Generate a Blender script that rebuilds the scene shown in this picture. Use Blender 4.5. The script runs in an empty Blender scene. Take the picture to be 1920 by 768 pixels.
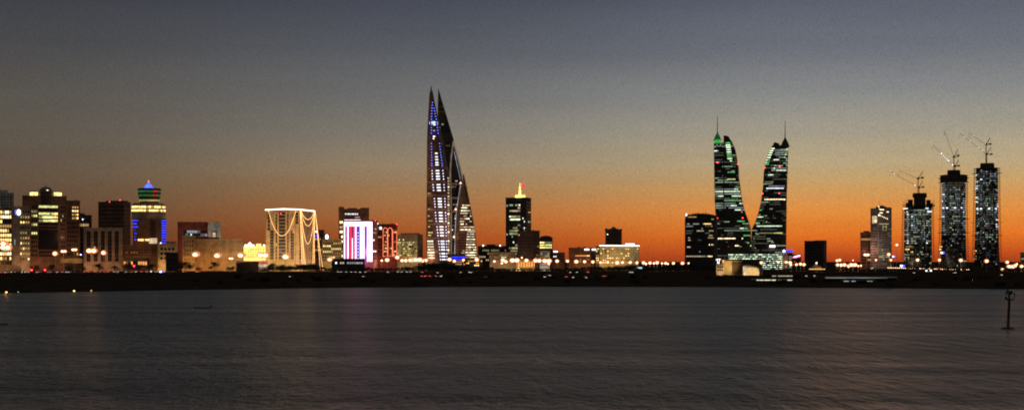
import bpy, math, random
from mathutils import Vector
R = random.Random(7)
sc = bpy.context.scene
COL = sc.collection
F = 2637.0; H = 20.0; YH = 490.0; G = 8.0      # focal length (px), eye height, horizon row, town level

def WX(x, Y): return (x - 960.0) * Y / F
def WZ(y, Y): return H + (YH - y) * Y / F
def lin(c):
    c = c / 255.0
    return c / 12.92 if c <= 0.04045 else ((c + 0.055) / 1.055) ** 2.4
def rgb(r, g, b): return (lin(r), lin(g), lin(b), 1.0)
def interp(tab, t):
    if t <= tab[0][0]: return tab[0][1]
    for (a, va), (b, vb) in zip(tab, tab[1:]):
        if t <= b: return va + (vb - va) * (t - a) / (b - a)
    return tab[-1][1]

# ------------------------------------------------------------------ materials
MAT = {}
def newmat(name):
    m = bpy.data.materials.new(name); m.use_nodes = True
    nt = m.node_tree; nt.nodes.clear()
    out = nt.nodes.new('ShaderNodeOutputMaterial')
    p = nt.nodes.new('ShaderNodeBsdfPrincipled')
    nt.links.new(p.outputs[0], out.inputs[0])
    return m, nt, p
def wallmat(key, col, rough=0.8, var=0.45, joint=0.0, scale=0.12, spec=0.3):
    m, nt, p = newmat(key)
    tc = nt.nodes.new('ShaderNodeTexCoord')
    n = nt.nodes.new('ShaderNodeTexNoise'); n.inputs['Scale'].default_value = scale; n.inputs['Detail'].default_value = 6
    nt.links.new(tc.outputs['Object'], n.inputs['Vector'])
    r = nt.nodes.new('ShaderNodeValToRGB')
    r.color_ramp.elements[0].position = 0.3; r.color_ramp.elements[1].position = 0.72
    r.color_ramp.elements[0].color = (*[c * (1 - var) for c in col], 1); r.color_ramp.elements[1].color = (*[min(.9, c * (1 + var)) for c in col], 1)
    nt.links.new(n.outputs['Fac'], r.inputs[0])
    last = r.outputs[0]
    if joint:
        b = nt.nodes.new('ShaderNodeTexBrick'); b.inputs['Scale'].default_value = 0.28
        b.inputs['Color1'].default_value = (1, 1, 1, 1); b.inputs['Color2'].default_value = (.82, .82, .82, 1); b.inputs['Mortar'].default_value = (1 - joint,) * 3 + (1,)
        nt.links.new(tc.outputs['Object'], b.inputs['Vector'])
        mx = nt.nodes.new('ShaderNodeMix'); mx.data_type = 'RGBA'; mx.blend_type = 'MULTIPLY'; mx.inputs[0].default_value = 1
        nt.links.new(last, mx.inputs[6]); nt.links.new(b.outputs[0], mx.inputs[7]); last = mx.outputs[2]
    nt.links.new(last, p.inputs['Base Color'])
    p.inputs['Roughness'].default_value = rough; p.inputs['Specular IOR Level'].default_value = spec
    MAT[key] = m; return m
def emat(key, col, s, sample=False, noise=0.5, scale=0.35, base=.02):
    m, nt, p = newmat(key)
    p.inputs['Base Color'].default_value = (base, base, base, 1); p.inputs['Roughness'].default_value = .3
    p.inputs['Emission Color'].default_value = (*col, 1)
    if noise:
        tc = nt.nodes.new('ShaderNodeTexCoord')
        n = nt.nodes.new('ShaderNodeTexNoise'); n.inputs['Scale'].default_value = scale; n.inputs['Detail'].default_value = 2
        nt.links.new(tc.outputs['Object'], n.inputs['Vector'])
        mr = nt.nodes.new('ShaderNodeMapRange')
        mr.inputs[1].default_value = .3; mr.inputs[2].default_value = .7
        mr.inputs[3].default_value = s * (1 - noise); mr.inputs[4].default_value = s * (1 + noise)
        nt.links.new(n.outputs['Fac'], mr.inputs[0]); nt.links.new(mr.outputs[0], p.inputs['Emission Strength'])
    else:
        p.inputs['Emission Strength'].default_value = s
    m.cycles.emission_sampling = 'AUTO' if sample else 'NONE'
    MAT[key] = m; return m

wallmat('beige', (.34, .27, .20), joint=.25)
wallmat('sand', (.42, .33, .22), joint=.2)
wallmat('brown', (.20, .12, .08), joint=.25)
wallmat('darkbrown', (.08, .055, .045), joint=.2)
wallmat('grey', (.22, .21, .20), joint=.2)
wallmat('pale', (.5, .48, .44), joint=.15)
wallmat('dark', (.05, .048, .046), joint=.2)
wallmat('charcoal', (.05, .047, .042), joint=.15)
wallmat('redbrick', (.22, .075, .05), joint=.3)
wallmat('white', (.72, .70, .68), joint=.1)
wallmat('pinkwall', (.32, .2, .19), joint=.2)
wallmat('concrete', (.11, .10, .095), joint=.2, scale=.3)
wallmat('steel', (.10, .09, .09), rough=.5, scale=1.5)
wallmat('polesteel', (.22, .20, .19), rough=.5, scale=1.5)
wallmat('fin', (.42, .36, .31), rough=.5, joint=0)
wallmat('rust', (.05, .038, .032), rough=.9, scale=2.0)
wallmat('bark', (.05, .035, .025), rough=.95, scale=2)
wallmat('cloth_red', (.5, .03, .03), rough=.8, scale=2)
wallmat('gold', (.75, .55, .22), rough=.35, scale=1)
wallmat('rubber', (.015, .015, .015), rough=.8, scale=2)
for k, c in (('paint_white', (.7, .7, .7)), ('paint_grey', (.2, .2, .21)), ('paint_red', (.3, .03, .03)), ('paint_dark', (.03, .03, .04))):
    wallmat(k, c, rough=.3, var=.1, scale=.5, spec=.5)
m, nt, p = newmat('glass')
p.inputs['Base Color'].default_value = (.012, .012, .013, 1); p.inputs['Roughness'].default_value = .25; p.inputs['Specular IOR Level'].default_value = .25
MAT['glass'] = m
m, nt, p = newmat('glassblue')
p.inputs['Base Color'].default_value = (.012, .014, .03, 1); p.inputs['Roughness'].default_value = .2; p.inputs['Specular IOR Level'].default_value = .3
MAT['glassblue'] = m
E = emat
E('yw', (1, .66, .22), 2.0); E('ywd', (1, .58, .2), .55); E('yg', (.85, .85, .30), 1.1); E('ygd', (.75, .75, .3), .35)
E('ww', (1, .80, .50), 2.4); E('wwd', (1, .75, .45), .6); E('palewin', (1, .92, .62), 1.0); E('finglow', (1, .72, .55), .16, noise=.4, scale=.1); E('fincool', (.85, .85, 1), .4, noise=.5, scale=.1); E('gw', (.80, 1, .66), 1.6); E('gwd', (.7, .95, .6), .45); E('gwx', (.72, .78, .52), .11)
E('cw', (.88, .95, 1), 1.7); E('cwd', (.78, .88, 1), .34); E('cwx', (.65, .77, .85), .12); E('wwx', (1, .62, .3), .10); E('bay', (.93, .93, 1), 1.7, noise=.25)
E('green', (.22, 1, .28), .7); E('greend', (.08, .8, .12), .16); E('greenb', (.06, .75, .10), .6); E('greenf', (.05, .6, .1), .09); E('greenx', (.15, .5, .3), .2); E('redx', (1, .04, .06), .5)
E('blue', (.03, .05, 1), 1.5); E('bluew', (.13, .17, 1), 2.6, noise=.2); E('bluewash', (.012, .02, .7), .28); E('bluesign', (.07, .11, 1), 2.2, sample=True)
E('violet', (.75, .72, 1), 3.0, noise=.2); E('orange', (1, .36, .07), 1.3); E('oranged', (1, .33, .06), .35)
E('red', (1, .03, .04), 5, noise=.2); E('redneon', (1, .21, .09), 2.3, noise=.3); E('magenta', (1, .06, .30), 2.2, noise=.3); E('magd', (.8, .05, .3), .6)
E('whitesign', (1, .95, .95), 5, noise=.15, sample=True); E('whiteled', (1, .70, .88), 3.2, noise=.15, sample=True); E('purple', (.20, .10, .8), .7, sample=True)
E('crimson', (.85, .02, .10), 1.5, noise=.2, sample=True)
E('garland', (1, .50, .18), 2.6, noise=.2); E('outline', (1, .72, .55), 4.5, noise=.15)
E('lampwarm', (1, .46, .25), 12, noise=0); E('lampsmall', (1, .55, .3), 9, noise=0); E('lampcool', (.72, .82, 1), 12, noise=0); E('lampblue', (.25, .35, 1), 30, noise=0)
E('glintamber', (1, .55, .14), 16, noise=0); E('lampred', (1, .03, .05), 9, noise=0); E('lampgreen', (.5, 1, .6), 2.0, noise=0)
E('head', (1, .9, .75), 18, noise=0); E('tail', (1, .05, .03), 20, noise=0); E('amberglow', (1, .68, .16), 1.6, noise=.35, scale=.15); E('goldlit', (1, .72, .22), 1.6, noise=.3)
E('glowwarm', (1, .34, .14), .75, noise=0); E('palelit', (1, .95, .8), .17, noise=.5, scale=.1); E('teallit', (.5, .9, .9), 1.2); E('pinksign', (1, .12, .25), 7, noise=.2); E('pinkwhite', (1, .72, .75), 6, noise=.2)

# ------------------------------------------------------------------ mesh helpers
class MB:
    def __init__(s): s.v = []; s.f = []; s.m = []
    def face(s, pts, m=0):
        i = len(s.v); s.v += [tuple(p) for p in pts]; s.f.append(tuple(range(i, i + len(pts)))); s.m.append(m)
    def box(s, x0, x1, y0, y1, z0, z1, m=0):
        i = len(s.v)
        s.v += [(x0,y0,z0),(x1,y0,z0),(x1,y1,z0),(x0,y1,z0),(x0,y0,z1),(x1,y0,z1),(x1,y1,z1),(x0,y1,z1)]
        for q in ((0,3,2,1),(4,5,6,7),(0,1,5,4),(1,2,6,5),(2,3,7,6),(3,0,4,7)):
            s.f.append(tuple(i + k for k in q)); s.m.append(m)
    def rings(s, rings, m=0, cap=True):
        i = len(s.v); n = len(rings[0])
        for r in rings: s.v += [tuple(p) for p in r]
        for a in range(len(rings) - 1):
            for b in range(n):
                s.f.append((i+a*n+b, i+a*n+(b+1)%n, i+(a+1)*n+(b+1)%n, i+(a+1)*n+b)); s.m.append(m)
        if cap:
            s.f.append(tuple(i + b for b in reversed(range(n)))); s.m.append(m)
            s.f.append(tuple(i + (len(rings)-1)*n + b for b in range(n))); s.m.append(m)
    def prism(s, poly, z0, z1, m=0):
        s.rings([[(x, y, z0) for x, y in poly], [(x, y, z1) for x, y in poly]], m)
    def lathe(s, cx, cy, prof, n=16, m=0, sx=1, sy=1):
        s.rings([[(cx + sx*max(r, .001)*math.cos(2*math.pi*k/n), cy + sy*max(r, .001)*math.sin(2*math.pi*k/n), z) for k in range(n)] for r, z in prof], m)
    def tube(s, pts, r, n=5, m=0):
        pts = [Vector(p) for p in pts]; rs = r if isinstance(r, (list, tuple)) else [r] * len(pts)
        rings = []
        for k, p in enumerate(pts):
            d = (pts[min(k+1, len(pts)-1)] - pts[max(k-1, 0)])
            d = d.normalized() if d.length > 1e-9 else Vector((0, 0, 1))
            a = d.cross(Vector((0, 0, 1)) if abs(d.z) < .9 else Vector((0, 1, 0))).normalized(); b = d.cross(a)
            rings.append([p + (a*math.cos(2*math.pi*q/n) + b*math.sin(2*math.pi*q/n)) * rs[k] for q in range(n)])
        s.rings(rings, m)
    def ball(s, c, rx, ry=None, rz=None, n=10, k=6, m=0):
        ry = ry or rx; rz = rz or rx
        s.rings([[(c[0] + rx*math.sin(math.pi*max(a, .03)/k if a < k else math.pi*.99)*math.cos(2*math.pi*b/n),
                   c[1] + ry*math.sin(math.pi*max(a, .03)/k if a < k else math.pi*.99)*math.sin(2*math.pi*b/n),
                   c[2] - rz*math.cos(math.pi*a/k)) for b in range(n)] for a in range(k + 1)], m)
    def build(s, name, mats, parent=None, smooth=False, **tags):
        me = bpy.data.meshes.new(name); me.from_pydata(s.v, [], s.f)
        for k in (mats if isinstance(mats, (list, tuple)) else [mats]): me.materials.append(MAT[k])
        me.polygons.foreach_set('material_index', s.m)
        if smooth: me.polygons.foreach_set('use_smooth', [True] * len(s.f))
        me.update()
        o = bpy.data.objects.new(name, me); COL.objects.link(o)
        if parent: o.parent = parent
        for k, v in tags.items(): o[k] = v
        return o
def thing(name, label, cat, loc=(0, 0, 0), rz=0, group=None):
    o = bpy.data.objects.new(name, None); COL.objects.link(o); o.empty_display_size = 2
    o.location = loc; o.rotation_euler = (0, 0, rz); o['label'] = label; o['category'] = cat
    if group: o['group'] = group
    return o
def dup(root, loc, rz=None, scale=None, label=None, group=None):
    r = root.copy(); COL.objects.link(r); r.location = loc
    if rz is not None: r.rotation_euler = (0, 0, rz)
    if scale is not None: r.scale = scale
    if label: r['label'] = label
    if group: r['group'] = group
    for ch in list(root.children):
        c = ch.copy(); COL.objects.link(c); c.parent = r
        for g in ch.children:
            d = g.copy(); COL.objects.link(d); d.parent = c
    return r
def plight(name, loc, col, power, radius=.6, parent=None, spec=0.0):
    l = bpy.data.lights.new(name, 'POINT'); l.energy = power; l.specular_factor = spec; l.color = col; l.shadow_soft_size = radius
    o = bpy.data.objects.new(name, l); COL.objects.link(o); o.location = loc
    if parent: o.parent = parent
    return o
def spot(name, loc, target, col, power, angle=90, radius=.4, parent=None):
    l = bpy.data.lights.new(name, 'SPOT'); l.energy = power; l.specular_factor = 0; l.color = col; l.shadow_soft_size = radius
    l.spot_size = math.radians(angle); l.spot_blend = .8
    o = bpy.data.objects.new(name, l); COL.objects.link(o); o.location = loc
    o.rotation_euler = (Vector(target) - Vector(loc)).to_track_quat('-Z', 'Y').to_euler()
    if parent: o.parent = parent
    return o

# ------------------------------------------------------------------ terrain
SHORE = [(-6000, 610), (-1500, 572), (-300, 556), (0, 549.5), (330, 543.5), (640, 539), (960, 537), (1290, 537.5), (1500, 539), (1700, 540.5), (1920, 542), (2300, 545), (3500, 556), (8000, 600)]
def shoreY(px): return H * F / (interp(SHORE, px) - YH)
TERR = [(-60, -3.0), (0, 0.0), (10, 1.3), (80, 3.0), (420, G), (1e9, G)]
def terr(px, Y): return interp(TERR, Y - shoreY(px))
def ground_at(px, y, ymax=1545):
    Y = shoreY(px) + 8
    while Y < ymax and YH + (H - terr(px, Y)) * F / Y > y: Y += 4
    return WX(px, Y), Y, terr(px, Y)

# ------------------------------------------------------------------ rectangular buildings
class Block:
    """a box-shaped building turned to the viewer, with storeys of window bands"""
    def __init__(s, name, label, cat, x0, x1, yt, Y, d=24, split=None, th=32, side='R', wall='beige', group=None, parapet=1.0, base=None, par=None):
        s.Y = Y; s.wallmat = wall; s.par_ = parapet; s.base = G if base is None else base
        if split is None:
            xm = (x0 + x1) / 2; a = math.atan((xm - 960) / F); s.w = (x1 - x0) * Y / F * math.cos(a); s.d = d
            s.xa, s.xb = -s.w / 2, s.w / 2; yaw = -a
        else:
            xm = split; a = math.atan((xm - 960) / F); t = math.radians(th)
            pf, ps = (split - x0, x1 - split) if side == 'R' else (x1 - split, split - x0)
            s.w = pf * Y / F * math.cos(a) / math.cos(t); s.d = ps * Y / F * math.cos(a) / math.sin(t)
            yaw = -a - t if side == 'R' else -a + t
            s.xa, s.xb = (-s.w, 0) if side == 'R' else (0, s.w)
        s.yaw = yaw
        s.root = par or thing(name, label, cat, (WX(xm, Y), Y, s.base), yaw, group)
        s.top = s.z(yt); s.mb = MB(); s.rng = random.Random(hash((x0, x1)) & 0xffff)
        s.mb.box(s.xa, s.xb, 0, s.d, -4, s.top)
        p = parapet
        if p:
            s.mb.box(s.xa - .35, s.xb + .35, -.35, .15, s.top - .4, s.top + p); s.mb.box(s.xa - .35, s.xb + .35, s.d - .15, s.d + .35, s.top - .4, s.top + p)
            s.mb.box(s.xa - .35, s.xa + .15, .152, s.d - .152, s.top - .4, s.top + p); s.mb.box(s.xb - .15, s.xb + .35, .152, s.d - .152, s.top - .4, s.top + p)
    def z(s, y): return WZ(y, s.Y) - s.base
    def x(s, u): return s.xa + (s.xb - s.xa) * u
    def pt(s, face, u, off):
        if face == 'F': return (s.x(u), -off)
        if face == 'R': return (s.xb + off, s.d * u)
        if face == 'L': return (s.xa - off, s.d * (1 - u))
        return (s.x(1 - u), s.d + off)
    def quad(s, mb, face, u0, u1, z0, z1, off, m):
        a, b = s.pt(face, u0, off), s.pt(face, u1, off)
        mb.face([(a[0], a[1], z0), (b[0], b[1], z0), (b[0], b[1], z1), (a[0], a[1], z1)], m)
    def slab(s, mb, face, u0, u1, z0, z1, o0, o1, m=0):
        a, b = s.pt(face, u0, o0), s.pt(face, u1, o1)
        x0, x1 = sorted((a[0], b[0])); y0, y1 = sorted((a[1], b[1]))
        mb.box(x0, x1, y0, y1, z0, z1, m)
    def zone(s, face, u0, u1, yt, yb, n, cols, p, pal, hf=.55, wf=.72, run=.5, piers=True, glass='glass', name='window_band', rows=None):
        zt, zb = s.z(yt), s.z(yb); sh = (zt - zb) / n; du = (u1 - u0) / cols
        wm = s.w if face in 'FB' else s.d; single = wf <= .62 and n * cols <= 100
        for i in range(n):
            zc = zt - sh * (i + .5); mb = MB(); pi = p[i % len(p)] if isinstance(p, (list, tuple)) else p
            if rows is not None: pi = rows.get(i, 0)
            on = s.rng.random() < pi; mi = s.rng.randrange(len(pal))
            for j in range(cols):
                if s.rng.random() > run: on = s.rng.random() < pi; mi = s.rng.randrange(len(pal))
                if pi >= 1: on = True
                uc = u0 + du * (j + .5)
                s.quad(mb, face, uc - du * wf / 2, uc + du * wf / 2, zc - sh * hf / 2, zc + sh * hf / 2, .08, 1 + mi if on else 0)
                if single: mb.build('window', [glass] + list(pal), s.root); mb = MB()
            if not single: mb.build(name, [glass] + list(pal), s.root)
            if piers: s.slab(s.mb, face, u0, u1, zt - sh * (i + 1) - sh*(1-hf)*.3, zt - sh * (i + 1) + sh*(1-hf)*.3, -.05, .34)
        if piers and du * wm > 2.2:
            for j in range(cols + 1):
                uc = u0 + du * j; h = .16 * du
                s.slab(s.mb, face, max(0.001, uc - h), min(.999, uc + h), zb - .2, zt + .2, -.05, .26)
    def patch(s, name, face, u0, u1, yt, yb, mat, off=.3):
        mb = MB(); s.slab(mb, face, u0, u1, s.z(yb), s.z(yt), .02, off); return mb.build(name, mat, s.root)
    def roof(s, u0, u1, yt, v0=.2, v1=.8, mat=None, name='plant_room'):
        mb = MB(); z0, z1 = s.top + .02, s.z(yt); mb.box(s.x(u0), s.x(u1), s.d * v0, s.d * v1, z0, z1)
        mb.box(s.x(u0) - .3, s.x(u1) + .3, s.d * v0 - .3, s.d * v1 + .3, z1, z1 + .4)
        return mb.build(name, mat or s.wallmat, s.root)
    def mast(s, u, y0, y1, r=.25, name='roof_mast', v=.5):
        mb = MB(); mb.tube([(s.x(u), s.d * v, s.z(y0)), (s.x(u), s.d * v, s.z(y1))], [r, r * .4], 5); return mb.build(name, 'steel', s.root)
    def bulb(s, u, y, mat='lampred', r=.7, face='F', off=.6, name='beacon_lamp'):
        a = s.pt(face, u, off); mb = MB(); mb.ball((a[0], a[1], s.z(y)), r); return mb.build(name, mat, s.root)
    def clutter(s, n=5):
        for k in range(n):
            u = s.rng.uniform(.05, .9); v = s.rng.uniform(.1, .8); w = s.rng.uniform(1.2, 3.5); h = s.rng.uniform(.8, 2.6)
            mb = MB(); mb.box(s.x(u), min(s.x(u) + w, s.xb - .3), s.d * v, s.d * v + w * .8, s.top + .01 + k*.001, s.top + h); mb.build('roof_unit', 'grey', s.root)
        s.clut = True
    def done(s):
        if s.par_ > .7 and not getattr(s, 'clut', 0) and s.d > 14:
            s.clutter(3); u = s.rng.uniform(.15, .85); mb = MB(); mb.tube([(s.x(u), s.d*.4, s.top), (s.x(u), s.d*.4, s.top + s.rng.uniform(3, 6.5))], .16, 4); mb.build('aerial', 'steel', s.root)
        s.mb.build('wall', s.wallmat, s.root); return s.root

# ------------------------------------------------------------------ curved towers: outline given by height, lens-shaped plan
class Loft:
    def __init__(s, name, label, cat, levels, Y, depth, power=.6, wall='charcoal', group=None, base=None, par=None):
        """levels: (y, xl, xr) down the picture; depth(y) half thickness in m"""
        s.Y = Y; s.lv = levels; s.depth = depth; s.pw = power; s.base = G if base is None else base
        xm = sum(levels[-1][1:]) / 2; a = math.atan((xm - 960) / F); s.ca = math.cos(a); s.xm = xm
        s.root = par or thing(name, label, cat, (WX(xm, Y), Y, s.base), -a, group)
        s.own = par is None
        if par: s.xm = par['xm_']
        else: s.root['xm_'] = xm
        s.wallmat = wall; s.rng = random.Random(int(levels[0][1] * 10))
    def z(s, y): return WZ(y, s.Y) - s.base
    def edge(s, y): return interp([(l[0], l[1]) for l in s.lv], y), interp([(l[0], l[2]) for l in s.lv], y)
    def P(s, px, y, off=0.0, back=False):
        xl, xr = s.edge(y); k = s.Y / F * s.ca; w = max(.3, xr - xl)
        u = min(1, max(0, (px - xl) / w)); D = s.depth(y)
        b = max(0, 1 - abs(2 * u - 1) ** 2.4) ** s.pw
        return ((px - s.xm) * k, (D * b * (1 if back else -1)) - (off if not back else -off), s.z(y))
    def body(s, name='wall', ny=40, nu=14, mat=None, y0=None, y1=None):
        y0 = s.lv[0][0] if y0 is None else y0; y1 = s.lv[-1][0] if y1 is None else y1
        ys = sorted(set([y0 + (y1 - y0) * i / ny for i in range(ny + 1)] + [l[0] for l in s.lv if y0 < l[0] < y1]), reverse=True)
        rings = []
        for y in ys:
            xl, xr = s.edge(y)
            us = [.5 - .5 * math.cos(math.pi * i / nu) for i in range(nu + 1)]
            rings.append([s.P(xl + (xr - xl) * u, y) for u in us] + [s.P(xl + (xr - xl) * u, y, back=True) for u in us[-2:0:-1]])
        b = MB(); b.rings(rings); return b.build(name, mat or s.wallmat, s.root)
    def strip(s, mb, x0, x1, yt, yb, off, m, back=False):
        xl, xr = s.edge((yt + yb) / 2); x0 = max(x0, xl + .25); x1 = min(x1, xr - .25)
        if x1 <= x0: return
        k = max(1, int((x1 - x0) / 5))
        for q in range(k):
            a = x0 + (x1 - x0) * q / k; b = x0 + (x1 - x0) * (q + 1) / k
            mb.face([s.P(a, yb, off), s.P(b, yb, off), s.P(b, yt, off), s.P(a, yt, off)], m)
    def band(s, y, h, segs, pal, name='window_band', pane=2.2, gap=.28, p=.85, off=.15, run=.55, glass='glass'):
        """one storey of panes; segs: list of (x0,x1[,p])"""
        if len(segs) > 1:
            for i, sg in enumerate(segs): s.band(y, h, [sg], pal, name if i % 3 == 0 or len(segs) < 3 else 'bay_window', pane, gap, p, off, run, glass)
            return
        mb = MB()
        for sg in segs:
            x0, x1 = sg[:2]; pp = sg[2] if len(sg) > 2 else p
            n = max(1, round((x1 - x0) / pane)); w = (x1 - x0) / n; on = s.rng.random() < pp; mi = s.rng.randrange(len(pal))
            for j in range(n):
                if s.rng.random() > run: on = s.rng.random() < pp; mi = s.rng.randrange(len(pal))
                if pp >= 1: on = True
                s.strip(mb, x0 + w * (j + gap / 2), x0 + w * (j + 1 - gap / 2), y - h / 2, y + h / 2, off, 1 + mi if on else 0)
        if mb.f: return mb.build(name, [glass] + list(pal), s.root)
    def ledge(s, y, name='floor_slab', over=.5, t=.35, mat='concrete', x0=None, x1=None):
        xl, xr = s.edge(y); o = over * s.Y / F; mb = MB(); nu = 14; r = []
        us = [.5 - .5 * math.cos(math.pi * i / nu) for i in range(nu + 1)]
        for dz in (-t / 2, t / 2):
            lo = []
            for i, u in enumerate(us):
                p = s.P(xl + (xr - xl) * u, y); lo.append((p[0] + (2*u-1) * o, p[1] - o * (1 - abs(2*u-1)), p[2] + dz))
            for u in us[-2:0:-1]:
                p = s.P(xl + (xr - xl) * u, y, back=True); lo.append((p[0] + (2*u-1) * o, p[1] + o * (1 - abs(2*u-1)), p[2] + dz))
            r.append(lo)
        mb.rings(r); return mb.build(name, mat, s.root)
    def bulb(s, x, y, mat='lampred', r=.7, off=.8, name='beacon_lamp'):
        mb = MB(); mb.ball(s.P(x, y, off), r); return mb.build(name, mat, s.root)
# ------------------------------------------------------------------ camera, sky, sun
cam = bpy.data.cameras.new('camera'); co = bpy.data.objects.new('camera', cam); COL.objects.link(co)
cam.sensor_width = 36; cam.sensor_fit = 'HORIZONTAL'; cam.lens = 36 * F / 1920
cam.shift_y = (YH - 384) / 1920; cam.clip_start = 1; cam.clip_end = 200000
co.location = (0, 0, H); co.rotation_euler = (math.pi / 2, 0, 0); sc.camera = co
sc.view_settings.view_transform = 'Standard'; sc.view_settings.look = 'None'; sc.view_settings.exposure = 0; sc.view_settings.gamma = 1
sc.cycles.use_denoising = True; sc.cycles.denoiser = 'OPENIMAGEDENOISE'; sc.cycles.denoising_input_passes = 'RGB_ALBEDO_NORMAL'; sc.cycles.filter_width = 1.9
sc.cycles.use_adaptive_sampling = False; sc.cycles.max_bounces = 4; sc.cycles.diffuse_bounces = 2; sc.cycles.glossy_bounces = 3
sc.cycles.sample_clamp_indirect = .2; sc.cycles.sample_clamp_direct = 3; sc.cycles.use_light_tree = True; sc.cycles.caustics_reflective = False; sc.cycles.caustics_refractive = False

w = bpy.data.worlds.new('World'); sc.world = w; w.use_nodes = True
nt = w.node_tree; nt.nodes.clear(); N = nt.nodes; L = nt.links
def mnode(op, a, b=None, c=None):
    n = N.new('ShaderNodeMath'); n.operation = op
    for i, v in enumerate((a, b, c)):
        if v is None: continue
        if isinstance(v, (int, float)): n.inputs[i].default_value = v
        else: L.new(v, n.inputs[i])
    return n.outputs[0]
def smap(v, a, b, smooth=True):
    n = N.new('ShaderNodeMapRange'); n.interpolation_type = 'SMOOTHSTEP' if smooth else 'LINEAR'; n.clamp = True
    L.new(v, n.inputs[0]); n.inputs[1].default_value = a; n.inputs[2].default_value = b; return n.outputs[0]
def mixc(f, a, b, blend='MIX'):
    n = N.new('ShaderNodeMix'); n.data_type = 'RGBA'; n.blend_type = blend
    for i, v in ((0, f), (6, a), (7, b)):
        if isinstance(v, (int, float)): n.inputs[i].default_value = v
        elif isinstance(v, tuple): n.inputs[i].default_value = v
        else: L.new(v, n.inputs[i])
    return n.outputs[2]
tc = N.new('ShaderNodeTexCoord'); sx = N.new('ShaderNodeSeparateXYZ'); L.new(tc.outputs['Generated'], sx.inputs[0])
dx, dy, dz = sx.outputs
hz = mnode('SQRT', mnode('ADD', mnode('MULTIPLY', dx, dx), mnode('MULTIPLY', dy, dy)))
ax = mnode('DIVIDE', dx, mnode('MAXIMUM', hz, 1e-4)); ay = mnode('DIVIDE', dy, mnode('MAXIMUM', hz, 1e-4))
t = smap(dz, 0, .25, False)
def ramp(stops):
    n = N.new('ShaderNodeValToRGB'); cr = n.color_ramp; cr.interpolation = 'EASE' if False else 'LINEAR'
    st = []
    for y, c in stops:
        tt = (YH - y) / F; st.append((max(0, tt / math.sqrt(1 + tt * tt) / .25), c))
    st.sort(key=lambda q: q[0])
    cr.elements[0].position = st[0][0]; cr.elements[0].color = rgb(*st[0][1])
    cr.elements[1].position = st[-1][0]; cr.elements[1].color = rgb(*st[-1][1])
    for p_, c in st[1:-1]:
        e = cr.elements.new(p_); e.color = rgb(*c)
    L.new(t, n.inputs[0]); return n.outputs[0]
rl = ramp([(-190, (48, 51, 60)), (0, (56, 58, 66)), (100, (70, 70, 73)), (200, (88, 83, 77)), (280, (92, 83, 73)), (340, (95, 79, 64)), (400, (94, 70, 52)), (440, (90, 61, 42)), (490, (80, 48, 29))])
rc = ramp([(-190, (62, 68, 82)), (0, (70, 74, 86)), (100, (89, 92, 99)), (180, (112, 112, 112)), (250, (132, 126, 116)), (310, (151, 132, 106)), (360, (164, 122, 80)), (410, (175, 103, 52)), (450, (172, 82, 34)), (480, (158, 68, 31)), (490, (146, 62, 30))])
rr = ramp([(-190, (74, 80, 97)), (0, (85, 90, 104)), (100, (106, 110, 119)), (180, (134, 135, 135)), (250, (160, 153, 136)), (310, (184, 164, 127)), (350, (202, 158, 98)), (400, (226, 141, 62)), (440, (226, 116, 38)), (470, (200, 86, 31)), (482, (178, 72, 30)), (490, (162, 64, 28))])
g = mixc(smap(ax, -.36, .01), rl, rc); g = mixc(smap(ax, -.06, .22), g, rr)
# the sky away from the sunset and overhead turns to a dark night blue
g = mixc(smap(dz, .19, .5), g, rgb(82, 94, 101)); g = mixc(smap(ay, .75, -.2), g, rgb(92, 90, 88))
g = mixc(smap(dz, .0, -.05), g, rgb(14, 12, 11))
sky = N.new('ShaderNodeTexSky'); sky.sky_type = 'NISHITA'; sky.sun_disc = False
SUN_EL, SUN_AZ = math.radians(-3.5), math.radians(16)          # just set, behind the right half of the town
sky.sun_elevation = SUN_EL; sky.sun_rotation = SUN_AZ; sky.dust_density = 3
g = mixc(.05, g, sky.outputs[0], 'ADD')
# uneven haze: long faint layers near the horizon and a fine mottle everywhere
def wnoise(scale, detail, sq=1.0, rough=.6):
    mp = N.new('ShaderNodeMapping'); mp.inputs['Scale'].default_value = (scale, scale, scale * sq); L.new(tc.outputs['Generated'], mp.inputs[0])
    n = N.new('ShaderNodeTexNoise'); n.inputs['Scale'].default_value = 1; n.inputs['Detail'].default_value = detail; n.inputs['Roughness'].default_value = rough
    L.new(mp.outputs[0], n.inputs['Vector']); return n.outputs
hz1 = wnoise(3.0, 4, 14)['Fac']; fine = wnoise(950, 1, 1, .8); 
k1 = mnode('ADD', mnode('MULTIPLY', mnode('SUBTRACT', hz1, .5), .22), 1.0)
k2 = mnode('ADD', mnode('MULTIPLY', mnode('SUBTRACT', fine['Fac'], .5), .46), 1.0)
kk_ = mnode('MULTIPLY', k1, k2)
gs = N.new('ShaderNodeVectorMath'); gs.operation = 'SCALE'; L.new(g, gs.inputs[0]); L.new(kk_, gs.inputs['Scale'])
cf = N.new('ShaderNodeVectorMath'); cf.operation = 'MULTIPLY_ADD'; L.new(fine['Color'], cf.inputs[0]); cf.inputs[1].default_value = (.24, .16, .3); cf.inputs[2].default_value = (.88, .92, .85)
gv = N.new('ShaderNodeVectorMath'); gv.operation = 'MULTIPLY'; L.new(gs.outputs[0], gv.inputs[0]); L.new(cf.outputs[0], gv.inputs[1])
bg = N.new('ShaderNodeBackground'); L.new(gv.outputs[0], bg.inputs[0]); bg.inputs[1].default_value = 1.0
wo = N.new('ShaderNodeOutputWorld'); L.new(bg.outputs[0], wo.inputs[0])
w.cycles.sampling_method = 'MANUAL'; w.cycles.sample_map_resolution = 512
sun = bpy.data.lights.new('sun', 'SUN'); sun.energy = .03; sun.color = (1, .45, .18); sun.angle = math.radians(10)
so = bpy.data.objects.new('sun', sun); COL.objects.link(so)
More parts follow.
